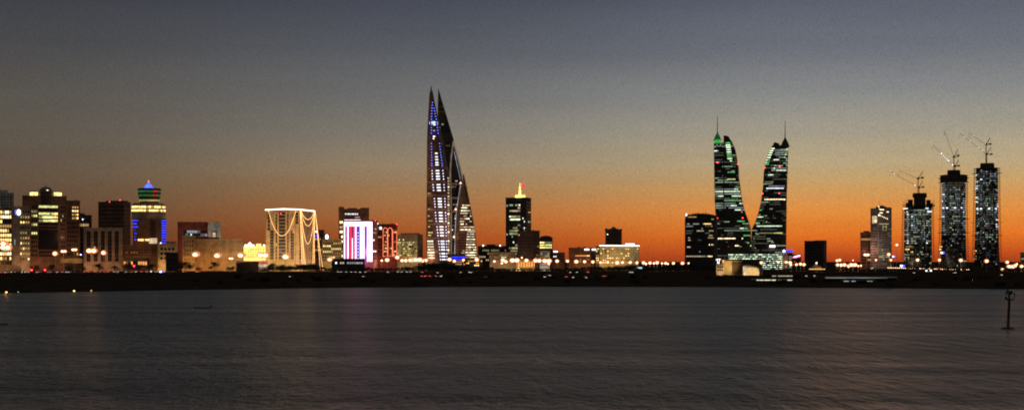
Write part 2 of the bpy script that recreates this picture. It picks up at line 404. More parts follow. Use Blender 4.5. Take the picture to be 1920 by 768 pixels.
so.rotation_euler = Vector((-math.sin(SUN_AZ), -math.cos(SUN_AZ), -math.tan(math.radians(1.5)))).to_track_quat('-Z', 'Y').to_euler()

# ------------------------------------------------------------------ ground and water
m, nt, p = newmat('earth')
tc = nt.nodes.new('ShaderNodeTexCoord'); n = nt.nodes.new('ShaderNodeTexNoise'); n.inputs['Scale'].default_value = .06; n.inputs['Detail'].default_value = 8
nt.links.new(tc.outputs['Object'], n.inputs['Vector']); r = nt.nodes.new('ShaderNodeValToRGB')
r.color_ramp.elements[0].position = .3; r.color_ramp.elements[1].position = .75
r.color_ramp.elements[0].color = (.022, .014, .010, 1); r.color_ramp.elements[1].color = (.060, .038, .027, 1)
nt.links.new(n.outputs['Fac'], r.inputs[0]); nt.links.new(r.outputs[0], p.inputs['Base Color']); p.inputs['Roughness'].default_value = 1; p.inputs['Specular IOR Level'].default_value = 0
MAT['earth'] = m
wallmat('asphalt', (.045, .044, .043), rough=.9, scale=.2)
cols = [-6000, -4000, -2500, -1500, -900, -500] + list(range(-300, 2301, 20)) + [2500, 2900, 3500, 5000, 8000]
srow = [-60, 0, 4, 10, 25, 45, 80, 130, 200, 300, 420, 700, 1200, 2500, 6000, 20000, 60000]
mb = MB(); rg = random.Random(3)
for sI in srow:
    for px in cols:
        jit = rg.uniform(-3, 3) if 0 <= sI <= 100 and -300 <= px <= 2300 else 0
        Y = shoreY(px) + sI + jit
        z = interp(TERR, sI) + (rg.uniform(-.25, .35) if 20 < sI < 400 else 0)
        mb.v.append((WX(px, Y), Y, z))
nc = len(cols)
for a in range(len(srow) - 1):
    for b in range(nc - 1):
        mb.f.append((a*nc+b, a*nc+b+1, (a+1)*nc+b+1, (a+1)*nc+b)); mb.m.append(0)
mb.build('ground', 'earth', None, True, kind='structure')

m, nt, p = newmat('sea'); N2 = nt.nodes; L2 = nt.links
tc = N2.new('ShaderNodeTexCoord')
def wave(sxx, syy, detail, rot=0.0, rough=.55):
    mp = N2.new('ShaderNodeMapping'); mp.inputs['Scale'].default_value = (sxx, syy, 1); mp.inputs['Rotation'].default_value = (0, 0, rot)
    L2.new(tc.outputs['Object'], mp.inputs[0]); n = N2.new('ShaderNodeTexNoise'); n.inputs['Scale'].default_value = 1; n.inputs['Detail'].default_value = detail; n.inputs['Roughness'].default_value = rough
    L2.new(mp.outputs[0], n.inputs['Vector']); return n.outputs['Fac']
def m2(op, a, b):
    n = N2.new('ShaderNodeMath'); n.operation = op
    for i, v in enumerate((a, b)):
        if isinstance(v, (int, float)): n.inputs[i].default_value = v
        else: L2.new(v, n.inputs[i])
    return n.outputs[0]
w1 = wave(.42, .30, 5, .2); w2 = wave(1.5, 1.0, 3, -.3); w5 = wave(.20, .055, 5, .15); w6 = wave(.9, .22, 4, -.1); w3 = wave(.006, .022, 3, .03)      # swell, chop, long swell, wind patches
lane = N2.new('ShaderNodeMapRange'); lane.inputs[1].default_value = .32; lane.inputs[2].default_value = .68; lane.inputs[3].default_value = .75; lane.inputs[4].default_value = 1.2
L2.new(w3, lane.inputs[0])
hgt = m2('MULTIPLY', m2('ADD', m2('ADD', m2('MULTIPLY', w1, 1.1), m2('MULTIPLY', w2, .32)), m2('ADD', m2('MULTIPLY', w5, 3.6), m2('MULTIPLY', w6, .9))), lane.outputs[0])
bp = N2.new('ShaderNodeBump'); bp.inputs['Strength'].default_value = 1; bp.inputs['Distance'].default_value = 3.0
L2.new(hgt, bp.inputs['Height']); L2.new(bp.outputs[0], p.inputs['Normal'])
p.inputs['Base Color'].default_value = (.028, .054, .058, 1); p.inputs['Specular Tint'].default_value = (.68, .92, 1, 1); p.inputs['IOR'].default_value = 1.33
rgh = N2.new('ShaderNodeMapRange'); rgh.inputs[1].default_value = .3; rgh.inputs[2].default_value = .7; rgh.inputs[3].default_value = .33; rgh.inputs[4].default_value = .46
w4 = wave(.0035, .03, 4, .02, .6); L2.new(w4, rgh.inputs[0]); L2.new(rgh.outputs[0], p.inputs['Roughness'])
MAT['sea'] = m
mb = MB(); mb.face([(-60000, -3000, 0), (60000, -3000, 0), (60000, 4000, 0), (-60000, 4000, 0)]); mb.build('water', 'sea', None, kind='structure')

# the shore road on the left, a sheet just above the ground
mb = MB()
for k in range(-30, 40):
    a, b = k * 20, (k + 1) * 20
    Ya, Yb = shoreY(a) + 600, shoreY(b) + 600
    mb.face([(WX(a, Ya), Ya, G + .02), (WX(b, Yb), Yb, G + .02), (WX(b, Yb + 18), Yb + 18, G + .02), (WX(a, Ya + 18), Ya + 18, G + .02)])
mb.build('road', 'asphalt', None, kind='structure')
# ================================================================== the skyline, left to right
def catenary(p0, p1, sag, n=16):
    return [(p0[0] + (p1[0]-p0[0])*t, p0[1] + (p1[1]-p0[1])*t, p0[2] + (p1[2]-p0[2])*t - sag*4*t*(1-t)) for t in [k/n for k in range(n+1)]]

b = Block('office_block', 'pale grey office block at the left edge rising behind the brightly lit offices', 'building', -30, 26, 362, 2150, 26, wall='pale')
b.zone('F', .05, .95, 366, 392, 5, 9, .05, ['ywd'], hf=.5); b.roof(.35, .8, 356); b.done()
b = Block('office_block', 'office block with bright yellow lit floors cut by the left edge', 'building', -40, 23, 391, 1760, 24, wall='beige')
b.zone('F', .02, .98, 393, 497, 12, 14, [.9, .35, .6, .75, .5, .7, .95, .8, .7, .6, .7, .5], ['yw', 'ywd', 'yw', 'ww'], hf=.62, wf=.85); b.done()
b = Block('office_tower', 'beige concrete tower with a glowing white oval sign near its top', 'building', 23, 57, 388, 1745, 22, wall='beige')
b.zone('F', .42, .97, 392, 490, 10, 4, [.5, .55, .6, .5, .6, .9, .7, .8, .9, .2], ['ywd', 'yw', 'ygd'], hf=.4, wf=.55)
mb = MB(); mb.ball((b.x(.36), -.8, b.z(398)), 2.3, .5, 3.6); mb.build('sign', 'whitesign', b.root)
mb = MB(); mb.ball((b.x(.36) - 3.2, -.6, b.z(398)), 1.2, .4, 3.2); mb.build('sign_halo_strip', 'bluesign', b.root)
b.patch('light_strip', 'F', .12, .16, 448, 460, 'cwd'); b.done()

# domed tower
b = Block('domed_office_tower', 'dark office tower with a metal dome and green lit central bay', 'building', 42, 125, 368, 1850, 34, wall='brown')
b.zone('F', .37, .80, 384, 482, 15, 12, 0, ['yg', 'yw', 'ygd'], hf=.62, wf=.9, rows={0: .95, 1: .0, 2: 1, 3: .97, 4: 1, 5: 0, 6: .35, 8: 1, 14: 0}, piers=False)
b.zone('F', .20, .34, 384, 482, 12, 3, [.1, .7, .5, .1, .3, .1, .9, .05, .05, 0, 0, 0], ['yg', 'ygd'], hf=.5)
b.zone('F', .86, .97, 384, 482, 12, 3, .06, ['ygd', 'ywd'], hf=.5)
b.patch('dark_bay', 'F', .36, .81, 430, 466, 'glass', .2)
for u0, u1 in ((.16, .36), (.70, .90)):
    mb = MB(); mb.box(b.x(u0), b.x(u1), 2, 10, b.top, b.z(358)); ph_ = mb.build('penthouse', 'brown', b.root)
    mb = MB(); mb.box(b.x(u0) + .6, b.x(u1) - .6, 1.7, 1.95, b.z(371), b.z(360)); mb.build('window', 'yw', ph_)
cx = b.x(.53); mb = MB()
mb.lathe(cx, 4, [(7.2, b.z(384)), (7.2, b.z(362)), (8.4, b.z(361)), (8.4, b.z(359.5))], 24); dr = mb.build('dome_drum', 'charcoal', b.root)
mb = MB(); zb = b.z(359.5); mb.lathe(cx, 4, [(8.6*math.cos(a), zb + (b.z(349.5) - zb)*math.sin(a)) for a in [i*math.pi/2/9 for i in range(10)]], 24); dm_ = mb.build('dome', 'steel', b.root, True)
mb = MB(); mb.tube([(cx, 4, b.z(350)), (cx, 4, b.z(342))], [.5, .1]); mb.build('spire', 'steel', dm_)
mb = MB(); mb.ball((cx + 2, -4.2, b.z(356.5)), 1.3, .5, .6); mb.build('lamp', 'ww', dm_); b.done()

b = Block('office_block', 'brown slab block with four short yellow windows beside the domed tower', 'building', 118, 150, 377, 1960, 24, wall='brown')
b.zone('F', .52, .92, 385, 412, 4, 3, .95, ['yw', 'ywd', 'yw'], hf=.5, wf=.9); b.zone('F', .1, .92, 414, 480, 8, 6, .07, ['ywd', 'cwd']); b.clutter(4); b.done()
b = Block('apartment_block', 'low dark stepped block with a white roof lamp behind the beige flats', 'building', 146, 172, 404, 2020, 20, wall='darkbrown')
b.zone('F', .05, .95, 408, 480, 8, 6, .1, ['ywd', 'cwd', 'wwd']); b.bulb(.35, 411, 'lampcool', .8); b.roof(.1, .5, 400); b.done()
b = Block('apartment_block', 'charcoal apartment tower with two red roof lamps', 'building', 184, 245, 379, 1950, split=232, th=25, wall='darkbrown')
b.zone('F', .03, .97, 383, 480, 13, 10, .03, ['gw', 'ywd', 'wwx' if False else 'wwd'], hf=.5); b.zone('R', .1, .9, 386, 480, 13, 4, .02, ['ywd'])
b.roof(.25, .95, 376); b.bulb(.45, 378, 'lampred', .6); b.bulb(.86, 375, 'lampred', .6); b.done()
b = Block('apartment_block', 'wide beige apartment block with tall vertical recesses above the street lamps', 'building', 157, 230, 428, 1780, 22, wall='beige')
for u in (.08, .26, .44, .62, .8): b.zone('F', u, u + .1, 433, 490, 8, 2, .03, ['ywd', 'oranged'], hf=.94, wf=.92, piers=False)
b.clutter(6); b.done()

# tower with a blue pyramid and a flared lantern storey
b = Block('office_tower', 'office tower with blue lit pyramid top above bright yellow floors', 'building', 249, 312, 410, 1830, 30, wall='brown', parapet=0)
cx, cy = b.x(.47), 15; k = 1830 / F
mb = MB(); mb.lathe(cx, cy, [(31*k, b.z(410.5)), (31*k, b.z(384)), (29*k, b.z(383)), (29*k, b.z(380))], 40, sy=.62); mb.build('ring_storeys', 'beige', b.root)
for i, y in enumerate((387.5, 394, 400.5, 407)):
    mb = MB(); n = 40; rr_ = (31 if i < 2 else 30.5) * k + .12; pal = 1
    for q in range(n):
        a0, a1 = 2*math.pi*(q+.08)/n, 2*math.pi*(q+.92)/n
        P_ = lambda a, z: (cx + rr_*math.cos(a), cy + rr_*.62*math.sin(a) - .1*math.sin(-a), z)
        mb.face([P_(a0, b.z(y+2)), P_(a1, b.z(y+2)), P_(a1, b.z(y-2)), P_(a0, b.z(y-2))], b.rng.choice((0, 0, 0, 1)))
    mb.build('window_band', ['yw', 'ywd'], b.root)
mb = MB(); mb.lathe(cx + 1, cy, [(17*k, b.z(384)), (18*k, b.z(374)), (20.5*k, b.z(366)), (22*k, b.z(354)), (20*k, b.z(352)), (16*k, b.z(351.5))], 32, sy=.7); cup = mb.build('lantern_storey', 'dark', b.root)
for y, rads, names in ((358, 21.7, ['greenx', 'greend', 'redx']), (365.5, 20.9, ['greend', 'greend', 'redx']), (375, 18.2, ['ygd', 'ywd', 'ywd'])):
    mb = MB(); n = 30
    for q in range(n):
        a0, a1 = 2*math.pi*(q+.06)/n, 2*math.pi*(q+.94)/n; r_ = rads*k + .35; c_ = math.cos((a0+a1)/2)
        P_ = lambda a, z: (cx + 1 + r_*math.cos(a), cy + r_*.7*math.sin(a), z)
        mb.face([P_(a0, b.z(y+1.8)), P_(a1, b.z(y+1.8)), P_(a1, b.z(y-1.8)), P_(a0, b.z(y-1.8))], (2 if c_ > .3 and c_ < .7 else 1 if -.05 < c_ < .25 else 0))
    mb.build('window_band', names, b.root)
mb = MB(); mb.lathe(cx, cy, [(10.5*k, b.z(352.5)), (7*k, b.z(348)), (2.5*k, b.z(343)), (.4*k, b.z(339))], 4); mb.build('pyramid_roof', 'bluesign', b.root)
mb = MB(); mb.ball((cx, cy, b.z(338.4)), .7); mb.build('beacon_lamp', 'lampred', b.root)
for f0, f1 in ((.0, .16), (.86, .995)):
    for i in range(7 if f0 < .5 else 10):
        y = 412 + i * (6 if f0 < .5 else 4.6)
        u1 = f1 - (.04 * (i % 2) if f0 < .5 else 0) - (.05 if (f0 < .5 and i > 2) else 0)
        if f0 < .5 and i > 2: b.patch('led_strip', 'F', f0 + .05, u1, y, y + 2, 'blue')
        else: b.patch('led_strip', 'F', f0, u1, y, y + 2.2, 'blue')
b.zone('F', .52, .68, 412, 450, 8, 3, 0, ['ywd'], glass='glass', hf=.8, piers=False)
b.zone('F', .15, .5, 446, 453, 1, 8, .6, ['ygd', 'yw'], piers=False); b.done()

b = Block('podium_block', 'low brown shopping block with one white sign box below the blue pyramid tower', 'building', 232, 296, 460, 1750, 24, wall='brown')
b.zone('F', .05, .95, 466, 480, 3, 12, .12, ['ywd', 'oranged'], hf=.4, wf=.5); b.patch('sign', 'F', .74, .98, 446, 456, 'wwd', .8); b.clutter(5); b.done()
b = Block('plain_house', 'sand coloured floodlit block with a short white mast behind the black billboard', 'building', 296, 332, 457, 1740, 20, wall='sand')
b.zone('F', .1, .9, 462, 488, 3, 4, .08, ['ywd']); b.mast(.15, 457, 449, .4); b.bulb(.15, 455, 'lampcool', .7); b.roof(.4, .95, 453); b.done()
b = Block('shop_row', 'low amber lit shop row in front of the brown shopping block', 'building', 230, 282, 484, 1690, 14, wall='beige')
b.zone('F', .03, .97, 489, 497, 1, 11, .75, ['oranged', 'ywd', 'orange'], hf=.8); b.done()
b = Block('mall_building', 'dark red brick building with a wide glazed opening high on its front', 'building', 333, 390, 417, 2000, 30, wall='redbrick')
b.zone('F', .2, .97, 431, 443, 2, 14, .45, ['cwd', 'teallit', 'cwx'], hf=.75, wf=.9, piers=False); b.done()
b = Block('banner_block', 'pale slab block carrying a large lit picture banner', 'building', 390, 414, 418, 1990, 18, wall='pale')
b.patch('banner', 'F', .25, .72, 432, 447, 'pinkwall', .4); b.patch('banner_light', 'F', .38, .58, 436, 444, 'wwd', .55); b.done()
b = Block('warehouse_block', 'long sand coloured block washed by orange lamplight', 'building', 342, 366, 443, 1800, 26, wall='sand'); b.zone('F', .1, .9, 448, 490, 5, 4, .0, ['ywd'], hf=.4, wf=.3); b.done()
b = Block('low_office_block', 'low orange lit office block with a dark flat roof', 'building', 366, 456, 449, 1830, 26, wall='beige')
b.zone('F', .03, .97, 462, 490, 4, 18, .04, ['ywd', 'oranged'], hf=.45, wf=.5, glass='beige'); b.roof(.0, .5, 445, .1, .9, 'darkbrown'); b.clutter(9); b.done()

# billboard seen from behind
t = thing('billboard', 'tall black billboard seen from behind beside the road', 'billboard', (WX(322.5, 1560), 1560, G), 0.24)
mb = MB(); wd = 23 * 1560 / F; z0, z1 = WZ(508, 1560) - G, WZ(473, 1560) - G; mb.box(-wd/2, wd/2, -.6, .6, z0, z1); mb.box(-wd/2 - .15, wd/2 + .15, -.75, .75, z1, z1 + .3); mb.build('panel', 'charcoal', t)
mb = MB()
for i in range(5): mb.box(-wd/2 + .3, wd/2 - .3, -.95, -.62, z0 + 1 + i * (z1-z0-2)/4, z0 + 1.25 + i * (z1-z0-2)/4)
mb.build('frame', 'steel', t)
for q in (-.3, .3):
    mb = MB(); mb.tube([(wd*q, 0, -2), (wd*q, 0, z0 + .2)], .35, 8); mb.build('leg', 'steel', t)

# yellow hotel
b = Block('hotel', 'small brightly lit yellow hotel with white rooftop sign', 'building', 457, 498, 463, 1780, 18, wall='amberglow')  # hotel walls glow by themselves in place of floodlight
b.zone('F', .04, .96, 465, 483, 4, 8, .0, ['ywd'], hf=.45, wf=.42, piers=False)
mb = MB(); z0 = b.top + 1; 
for q in range(6): mb.box(b.x(.05) + q*2.0, b.x(.05) + q*2.0 + 1.5, 3, 3.5, z0, z0 + 2.4)
mb.build('roof_sign', 'whitesign', b.root)
mb = MB(); mb.lathe(b.x(.28), 3.2, [(2.2, z0 + 2.5), (1.6, z0 + 3.8), (.1, z0 + 5.4)], 8); mb.build('roof_emblem', 'whitesign', b.root)
b.roof(.56, .80, 457, .2, .6, 'amberglow'); mb = MB(); mb.ball((b.x(.93), 3, b.top + 2.4), 1.2); mb.build('roof_lamp', 'whitesign', b.root); b.done()
b = Block('shed', 'dark windowless shed in front of the yellow hotel', 'shed', 443, 485, 492, 1640, 14, wall='darkbrown', parapet=0)
mb = MB(); mb.face([(b.xa-.5, -.5, b.top), (b.xb+.5, -.5, b.top), (b.xb+.5, 7, b.top+2), (b.xa-.5, 7, b.top+2)]); mb.face([(b.xa-.5, 7, b.top+2), (b.xb+.5, 7, b.top+2), (b.xb+.5, 14.5, b.top), (b.xa-.5, 14.5, b.top)]); mb.build('roof', 'dark', b.root); b.done()
b = Block('kiosk', 'low kiosk with a white lit front and red fascia', 'kiosk', 484, 502, 489, 1650, 8, wall='pale', parapet=.4)
b.patch('lit_front', 'F', .08, .95, 495, 500, 'wwd', .25); b.patch('fascia', 'F', .02, .98, 490, 492, 'crimson', .4); b.done()

# garlanded tower
b = Block('garlanded_tower', 'beige tower hung with looping strings of golden lights', 'building', 498, 590, 393, 1800, split=560, th=27, wall='sand', parapet=.6)
for u0, u1, yt in ((.06, .13, 397), (.40, .60, 396), (.30, .345, 400), (.655, .70, 400)):
    b.zone('F', u0, u1, yt, 432 if u0 < .1 else 486, 14 if u0 > .1 else 5, 5 if u1 - u0 > .1 else 1, .05, ['ywd', 'bluewash'], hf=.8, wf=.92, glass='glassblue', piers=False)
for u0, u1 in ((.13, .24), (.76, .87)): b.zone('F', u0, u1, 431, 486, 10, 2, .02, ['ywd'], hf=.85, wf=.9, glass='glassblue', piers=False)
b.zone('F', .9, .99, 398, 420, 4, 1, 0, ['ywd'], hf=.8, wf=.8, piers=False); b.zone('R', .05, .16, 398, 486, 14, 1, .0, ['ywd'], hf=.8, wf=.9, piers=False); b.zone('R', .78, .85, 420, 486, 10, 1, .0, ['ywd'], hf=.8, piers=False)
for u in (.28, .375, .625, .72, .88): mb = MB(); b.slab(mb, 'F', u - .016, u + .016, b.z(492), b.z(396), .0, 1.1); mb.build('pilaster', 'sand', b.root)
for u in (.25, .42, .58, .72): mb = MB(); b.slab(mb, 'R', u - .03, u + .03, b.z(492), b.z(396), .0, 1.1); mb.build('pilaster', 'sand', b.root)
zt = b.top + .4
mb = MB(); mb.tube([(b.xa - .6, -.6, zt), (b.x(.3), -.6, zt + .5), (b.x(.55), -.6, zt + .9), (b.xb, -.6, zt)], .75, 6); mb.build('roof_outline_light', 'outline', b.root)
mb = MB(); mb.tube([(b.xb + .6, -.3, zt), (b.xb + .6, b.d * .5, zt - .3), (b.xb + .6, b.d, zt - .6)], .75, 6); mb.build('roof_outline_light', 'outline', b.root)
def gar(pts): mb = MB(); mb.tube(pts, .26, 5); mb.build('light_string', 'garland', b.root)
gar(catenary((b.x(.09), -1.6, zt - .5), (b.x(.94), -1.6, zt - .5), zt - b.z(441), 28))
fx, rx = b.xb + 1.5, b.d
for sag in (409, 421, 455):
    gar(catenary((fx, rx * .06, zt - .6), (fx, rx * .97, zt - 1.2), zt - b.z(sag), 24))
for v0, v1 in ((.03, .06), (.03, .28), (.06, .18), (.97, .72), (.95, .84)):
    gar([(fx, rx * v0, zt - .6), (fx + 1, rx * (v0 * .45 + v1 * .55), zt * .45), (fx + 2.5, rx * v1, 1)])
gar([(fx, rx * .99, zt - .6), (fx + 3, rx * 1.05, zt * .5), (fx + 5, rx * 1.1, 1)]); gar([(fx, rx * .99, zt - .6), (fx + 6, rx * 1.0, zt * .4), (fx + 11, rx * 1.0, 1)])
b.bulb(.47, 400, 'lampred', .6); b.bulb(.5, 391.5, 'lampred', .5)
GT = b; b.done()

b = Block('office_block', 'small dark block with a purple lit corner right of the garlanded tower', 'building', 588, 608, 432, 1900, 18, wall='darkbrown')
b.zone('F', .1, .9, 438, 485, 7, 4, .12, ['ywd', 'blue'], hf=.5); b.patch('glow_panel', 'F', .05, .5, 440, 446, 'blue'); b.bulb(.25, 434, 'lampwarm', 1.3); b.done()
b = Block('office_block', 'grey block with an upright white oval sign and yellow windows', 'building', 604, 641, 449, 1880, 22, wall='beige')
b.zone('F', .03, .97, 453, 490, 7, 9, .3, ['yw', 'ywd', 'yg'], hf=.5, wf=.6)
mb = MB(); mb.box(b.x(.08), b.x(.36), .5, 1.2, b.top - 1, b.z(438)); mb.build('sign_board', 'dark', b.root)
mb = MB(); mb.ball((b.x(.24), .2, b.z(444)), 2.0, .4, 3.6); mb.build('sign', 'whitesign', b.root); b.done()
b = Block('apartment_tower', 'tall brown tower with notched top standing behind the striped light facade', 'building', 635, 692, 392, 2000, 26, wall='brown', parapet=.5)
for u0, u1, y in ((0, .17, 387.5), (.72, 1, 389)):
    mb = MB(); mb.box(b.x(u0), b.x(u1), .1, b.d - .1, b.top + .02, b.z(y)); mb.build('corner_pavilion', 'brown', b.root)
b.zone('F', .2, .7, 398, 410, 2, 9, .25, ['cw', 'wwd'], hf=.4, wf=.6); b.zone('F', .2, .98, 412, 440, 4, 12, .05, ['ywd']); b.zone('F', .03, .14, 412, 484, 8, 2, .55, ['ywd', 'wwd', 'ww'], hf=.5)
b.roof(.3, .6, 390); b.done()

# striped LED tower
b = Block('striped_led_tower', 'tower covered in vertical white, blue and magenta light strips', 'building', 645, 708, 414, 1760, split=698, th=14, wall='pinkwall', parapet=1.2)
b.patch('led_crown', 'F', .0, 1.0, 415.5, 423.5, 'whiteled', .5)
for u0, u1, yt, mt in ((.035, .075, 424, 'crimson'), (.075, .105, 424, 'purple'), (.115, .155, 424, 'whiteled'), (.165, .185, 424, 'purple'), (.2, .27, 424, 'crimson'), (.285, .305, 446, 'whiteled'), (.32, .36, 424, 'crimson'), (.37, .385, 424, 'purple'), (.395, .43, 424, 'whiteled'), (.44, .56, 424, 'purple'),
                       (.57, .59, 424, 'whiteled'), (.61, .635, 424, 'whiteled'), (.65, .665, 424, 'whiteled'), (.70, .72, 424, 'whiteled'), (.735, .81, 424, 'purple'), (.82, .86, 424, 'whiteled'), (.87, .9, 424, 'magd'), (.905, .93, 424, 'whiteled'), (.94, 1.0, 424, 'whiteled'), (.0, .03, 424, 'whiteled')):
    b.patch('led_strip', 'F', u0, u1, yt, 490, mt, .25 + u0 * .05)
for i in range(9): b.bulb(.5, 436 + i * 6, 'lampcool', .45, off=.9)
mb = MB(); mb.box(b.x(.0), b.x(.55), 1, 6, b.top + .8, b.z(411.5)); mb.build('roof_light_box', 'whiteled', b.root)
b.patch('canopy_light', 'F', -.15, .65, 487, 490.5, 'whiteled', 3.5)
b.zone('R', .1, .8, 425, 488, 9, 2, .35, ['pinkwhite', 'wwd'], hf=.35, wf=.5, piers=False); b.bulb(.5, 413, 'lampred', .5, 'R'); b.done()
mb_ = Block('canopy_building', 'long dark flat roofed hall in front of the striped light facade', 'building', 622, 684, 486, 1690, 16, wall='charcoal')
mb_.zone('F', .1, .95, 489, 496, 1, 12, .8, ['cw', 'cwd', 'wwd'], hf=.5); mb_.done()

# building with three red neon arches
b = Block('arched_neon_building', 'brown building with three tall arches drawn in red neon', 'building', 708, 745, 421, 1790, 26, wall='redbrick')
for (u0, u1, arch) in ((.28, .5, 1), (.52, .74, 1), (.77, .97, 0)):
    uc = (u0 + u1) / 2; ry_ = (b.x(u1) - b.x(u0)) / 2; zs = b.z(432); zb = b.z(480)
    pts = [(b.x(u0), -.5, zb), (b.x(u0), -.5, zs)] + ([(b.x(uc) - ry_*math.cos(a), -.5, zs + ry_*1.3*math.sin(a)) for a in [math.pi*i/8 for i in range(1, 8)]] if arch else []) + [(b.x(u1), -.5, zs), (b.x(u1), -.5, zb), (b.x(u0), -.5, zb)]
    mb = MB(); mb.tube(pts, .25, 5); mb.build('neon_tube', 'redneon', b.root)
    b.zone('F', u0 + .03, u1 - .03, 432, 480, 8, 3, .35, ['ywd', 'redneon', 'yw'], hf=.35, wf=.6, piers=False)
mb = MB()
for q in range(3): mb.box(b.x(.08) + q*1.2, b.x(.08) + q*1.2 + .8, -.6, -.1, b.z(430), b.z(425))
mb.build('sign', 'cw', b.root); b.bulb(.0, 419, 'lampwarm', .8); b.bulb(.97, 420, 'lampred', .7)
b.zone('F', .02, .22, 434, 488, 8, 2, .3, ['ywd'], hf=.4); b.done()
b = Block('office_block', 'broad block with rows of dim yellow lit floors left of the twin sails', 'building', 745, 793, 440, 1880, split=783, th=20, wall='beige')
b.zone('F', .0, .97, 452, 484, 8, 20, .88, ['ygd', 'ywd', 'yg', 'ygd'], hf=.55, wf=.7, run=.3)
for u in (.22, .48, .74): mb = MB(); b.slab(mb, 'F', u - .02, u + .02, b.z(486), b.z(450), 0, .8); mb.build('pilaster', 'beige', b.root)
b.roof(.1, .9, 437); b.bulb(.1, 449, 'ww', .6); b.bulb(.3, 449, 'ww', .6); b.zone('R', .1, .9, 452, 484, 8, 4, .05, ['ywd']); b.done()

# ---------------------------------------------------------------- twin sail towers
dT = lambda y: interp([(160, .8), (250, 8), (490, 17)], y)
T1 = Loft('sail_tower', 'front sail shaped glass tower with blue dotted lights running to its tip', 'skyscraper',
          [(160, 808.1, 808.7), (180, 805.6, 812), (200, 804.4, 816), (229, 802.8, 822), (254, 801.5, 827), (289, 801.3, 833), (321, 801.2, 840), (345, 801, 844), (400, 800.3, 844.5), (440, 799.8, 844.5), (497, 799, 844.5)], 1850, dT, wall='brown')
T1.body()
mb = MB()
for i in range(24):
    y = 196 + i * 4.9; xl, xr = T1.edge(y); T1.strip(mb, max(xl + 1, 806), interp([(196, 812), (230, 819), (312, 829)], y), y, y + 4.9, .12, 0)
    if y > 252: break
mb.build('glow_panel', 'bluewash', T1.root)  # blue wash on the facade put in as a dim glowing sheet
row = []
def dots(y, mat, dl=True, dr=True, r=.62):
    xa = interp([(193, 811), (203, 810), (225, 809), (262, 808.8), (312, 809.8), (336, 810.8), (378, 815), (410, 817.3), (431, 820), (457, 823), (486, 826)], y)
    xb = interp([(193, 811.2), (203, 813.8), (225, 818), (255, 822.3), (289, 826.5), (312, 829.5), (336, 831.8), (378, 834.2), (410, 835.8), (431, 836.3), (486, 838)], y)
    for on, x in ((dl, xa), (dr, xb)):
        if on:
            mb = MB(); mb.ball(T1.P(x, y, .5), r, .5, r); mb.build('facade_lamp', mat, T1.root)
for k in range(12):
    y = 193 + k * 5.25; dots(y, 'bluew' if k % 3 else 'bluew', dr=k > 1)
for y in (270, 275.7, 281, 286.5, 291.5, 296, 301.5, 307, 311.5): dots(y, 'bluew')
WROWS = [288.5, 295, 300.3, 305.7, 310, 320.8, 326.2, 331.3, 336.4, 347, 352.2, 357.5, 373, 378, 383.2, 388.2, 399, 404.2, 409.8, 415, 425.5, 431, 436.5, 441.8, 452, 457.2, 462.8, 468, 475, 480.3, 486]
for y in WROWS:
    cxx = interp([(288, 818), (336, 821.3), (378, 824.7), (410, 826.7), (431, 828), (457, 830), (486, 832)], y); wv = interp([(288, 4.6), (336, 7.2), (486, 7.0)], y)
    mb = MB(); T1.strip(mb, cxx - wv/2, cxx + wv/2, y - 1.1, y + 1.1, .35, 0); mb.build('bay_window', 'ww' if y < 290 else 'bay', T1.root)
    if y > 315: dots(y, 'violet', r=.6)
for y in (235, 246, 257, 261): mb = MB(); T1.strip(mb, 812, 816 if y != 261 else 814, y - 1, y + 1, .4, 0); mb.build('bay_window', 'wwd' if y == 246 else 'ww', T1.root)
mb = MB(); T1.strip(mb, 805, 821, 228.5, 233.5, .3, 0); mb.build('sky_lobby_window', 'teallit', T1.root)
for i, y in enumerate([452 + 5.2 * k for k in range(7)]):
    T1.band(y, 2, [(801.5, 812 + i * .6, 1)], ['palewin', 'ww', 'palewin'], pane=2.2, gap=.12)
for y in (414, 419, 425, 430.5, 436, 441): T1.band(y, 2, [(803, 811, .8)], ['ywd', 'yg'], gap=.2); 
for y in (347, 358, 363, 385, 392, 405): T1.band(y, 1.8, [(802, 808, .35)], ['ywd', 'wwd'], gap=.2)
for i in range(26):
    y = 334 + i * 5.6; T1.strip(mb2 := MB(), 839.6, 842.2, y - 1.3, y + 1.3, .3, 0); mb2.build('corner_window', 'wwd' if i % 3 else 'ww', T1.root)
for y in (316, 342, 367, 393.5, 420, 446.5, 471.5):          # dark refuge floors
    T1.ledge(y, 'refuge_floor', .4, 1.2, 'fin')
for lo in (0, 1):
    mb = MB(); mb.tube([T1.P(T1.edge(y)[lo] + (-.12 if lo == 0 else .12), y, 0) for y in range(172, 497, 12)], .55, 5); mb.build('edge_fin', 'fin' if lo else 'brown', T1.root)

# rear sail: main shaft plus the projecting wing on its right
IN = [(270, 850.3), (296, 858), (333, 866.8), (345, 864.4), (375, 859.3), (404, 855.4), (440, 853.3), (475, 852.6), (497, 852.5)]
T2 = Loft('sail_tower', 'rear sail shaped tower, darker, with a projecting wing of yellow floors', 'skyscraper',
          [(167, 821.7, 822.3), (190, 821, 829), (206, 820.7, 834), (229, 820.7, 841), (260, 821, 850.2), (275, 822, 853), (296, 824, 858.5), (333, 827, 867.5), (345, 829, 867), (404, 832, 860), (497, 834, 858)], 1910, dT, wall='charcoal')
T2.body()
wing = Loft('x', '', '', [(326, 867.2, 868.6), (333, 866.8, 870.2), (345, 864.4, 872.6), (375, 859.3, 879), (404, 855.4, 884.6), (414, 854.8, 886.3), (440, 853.3, 890.4), (478, 852.5, 894.2), (497, 852.5, 896)], 1890, lambda y: interp([(326, 2), (497, 15)], y), wall='brown', par=T2.root)
wing.xm = 960 + (T2.root.location.x) * F / 1890; wing.body('wing')
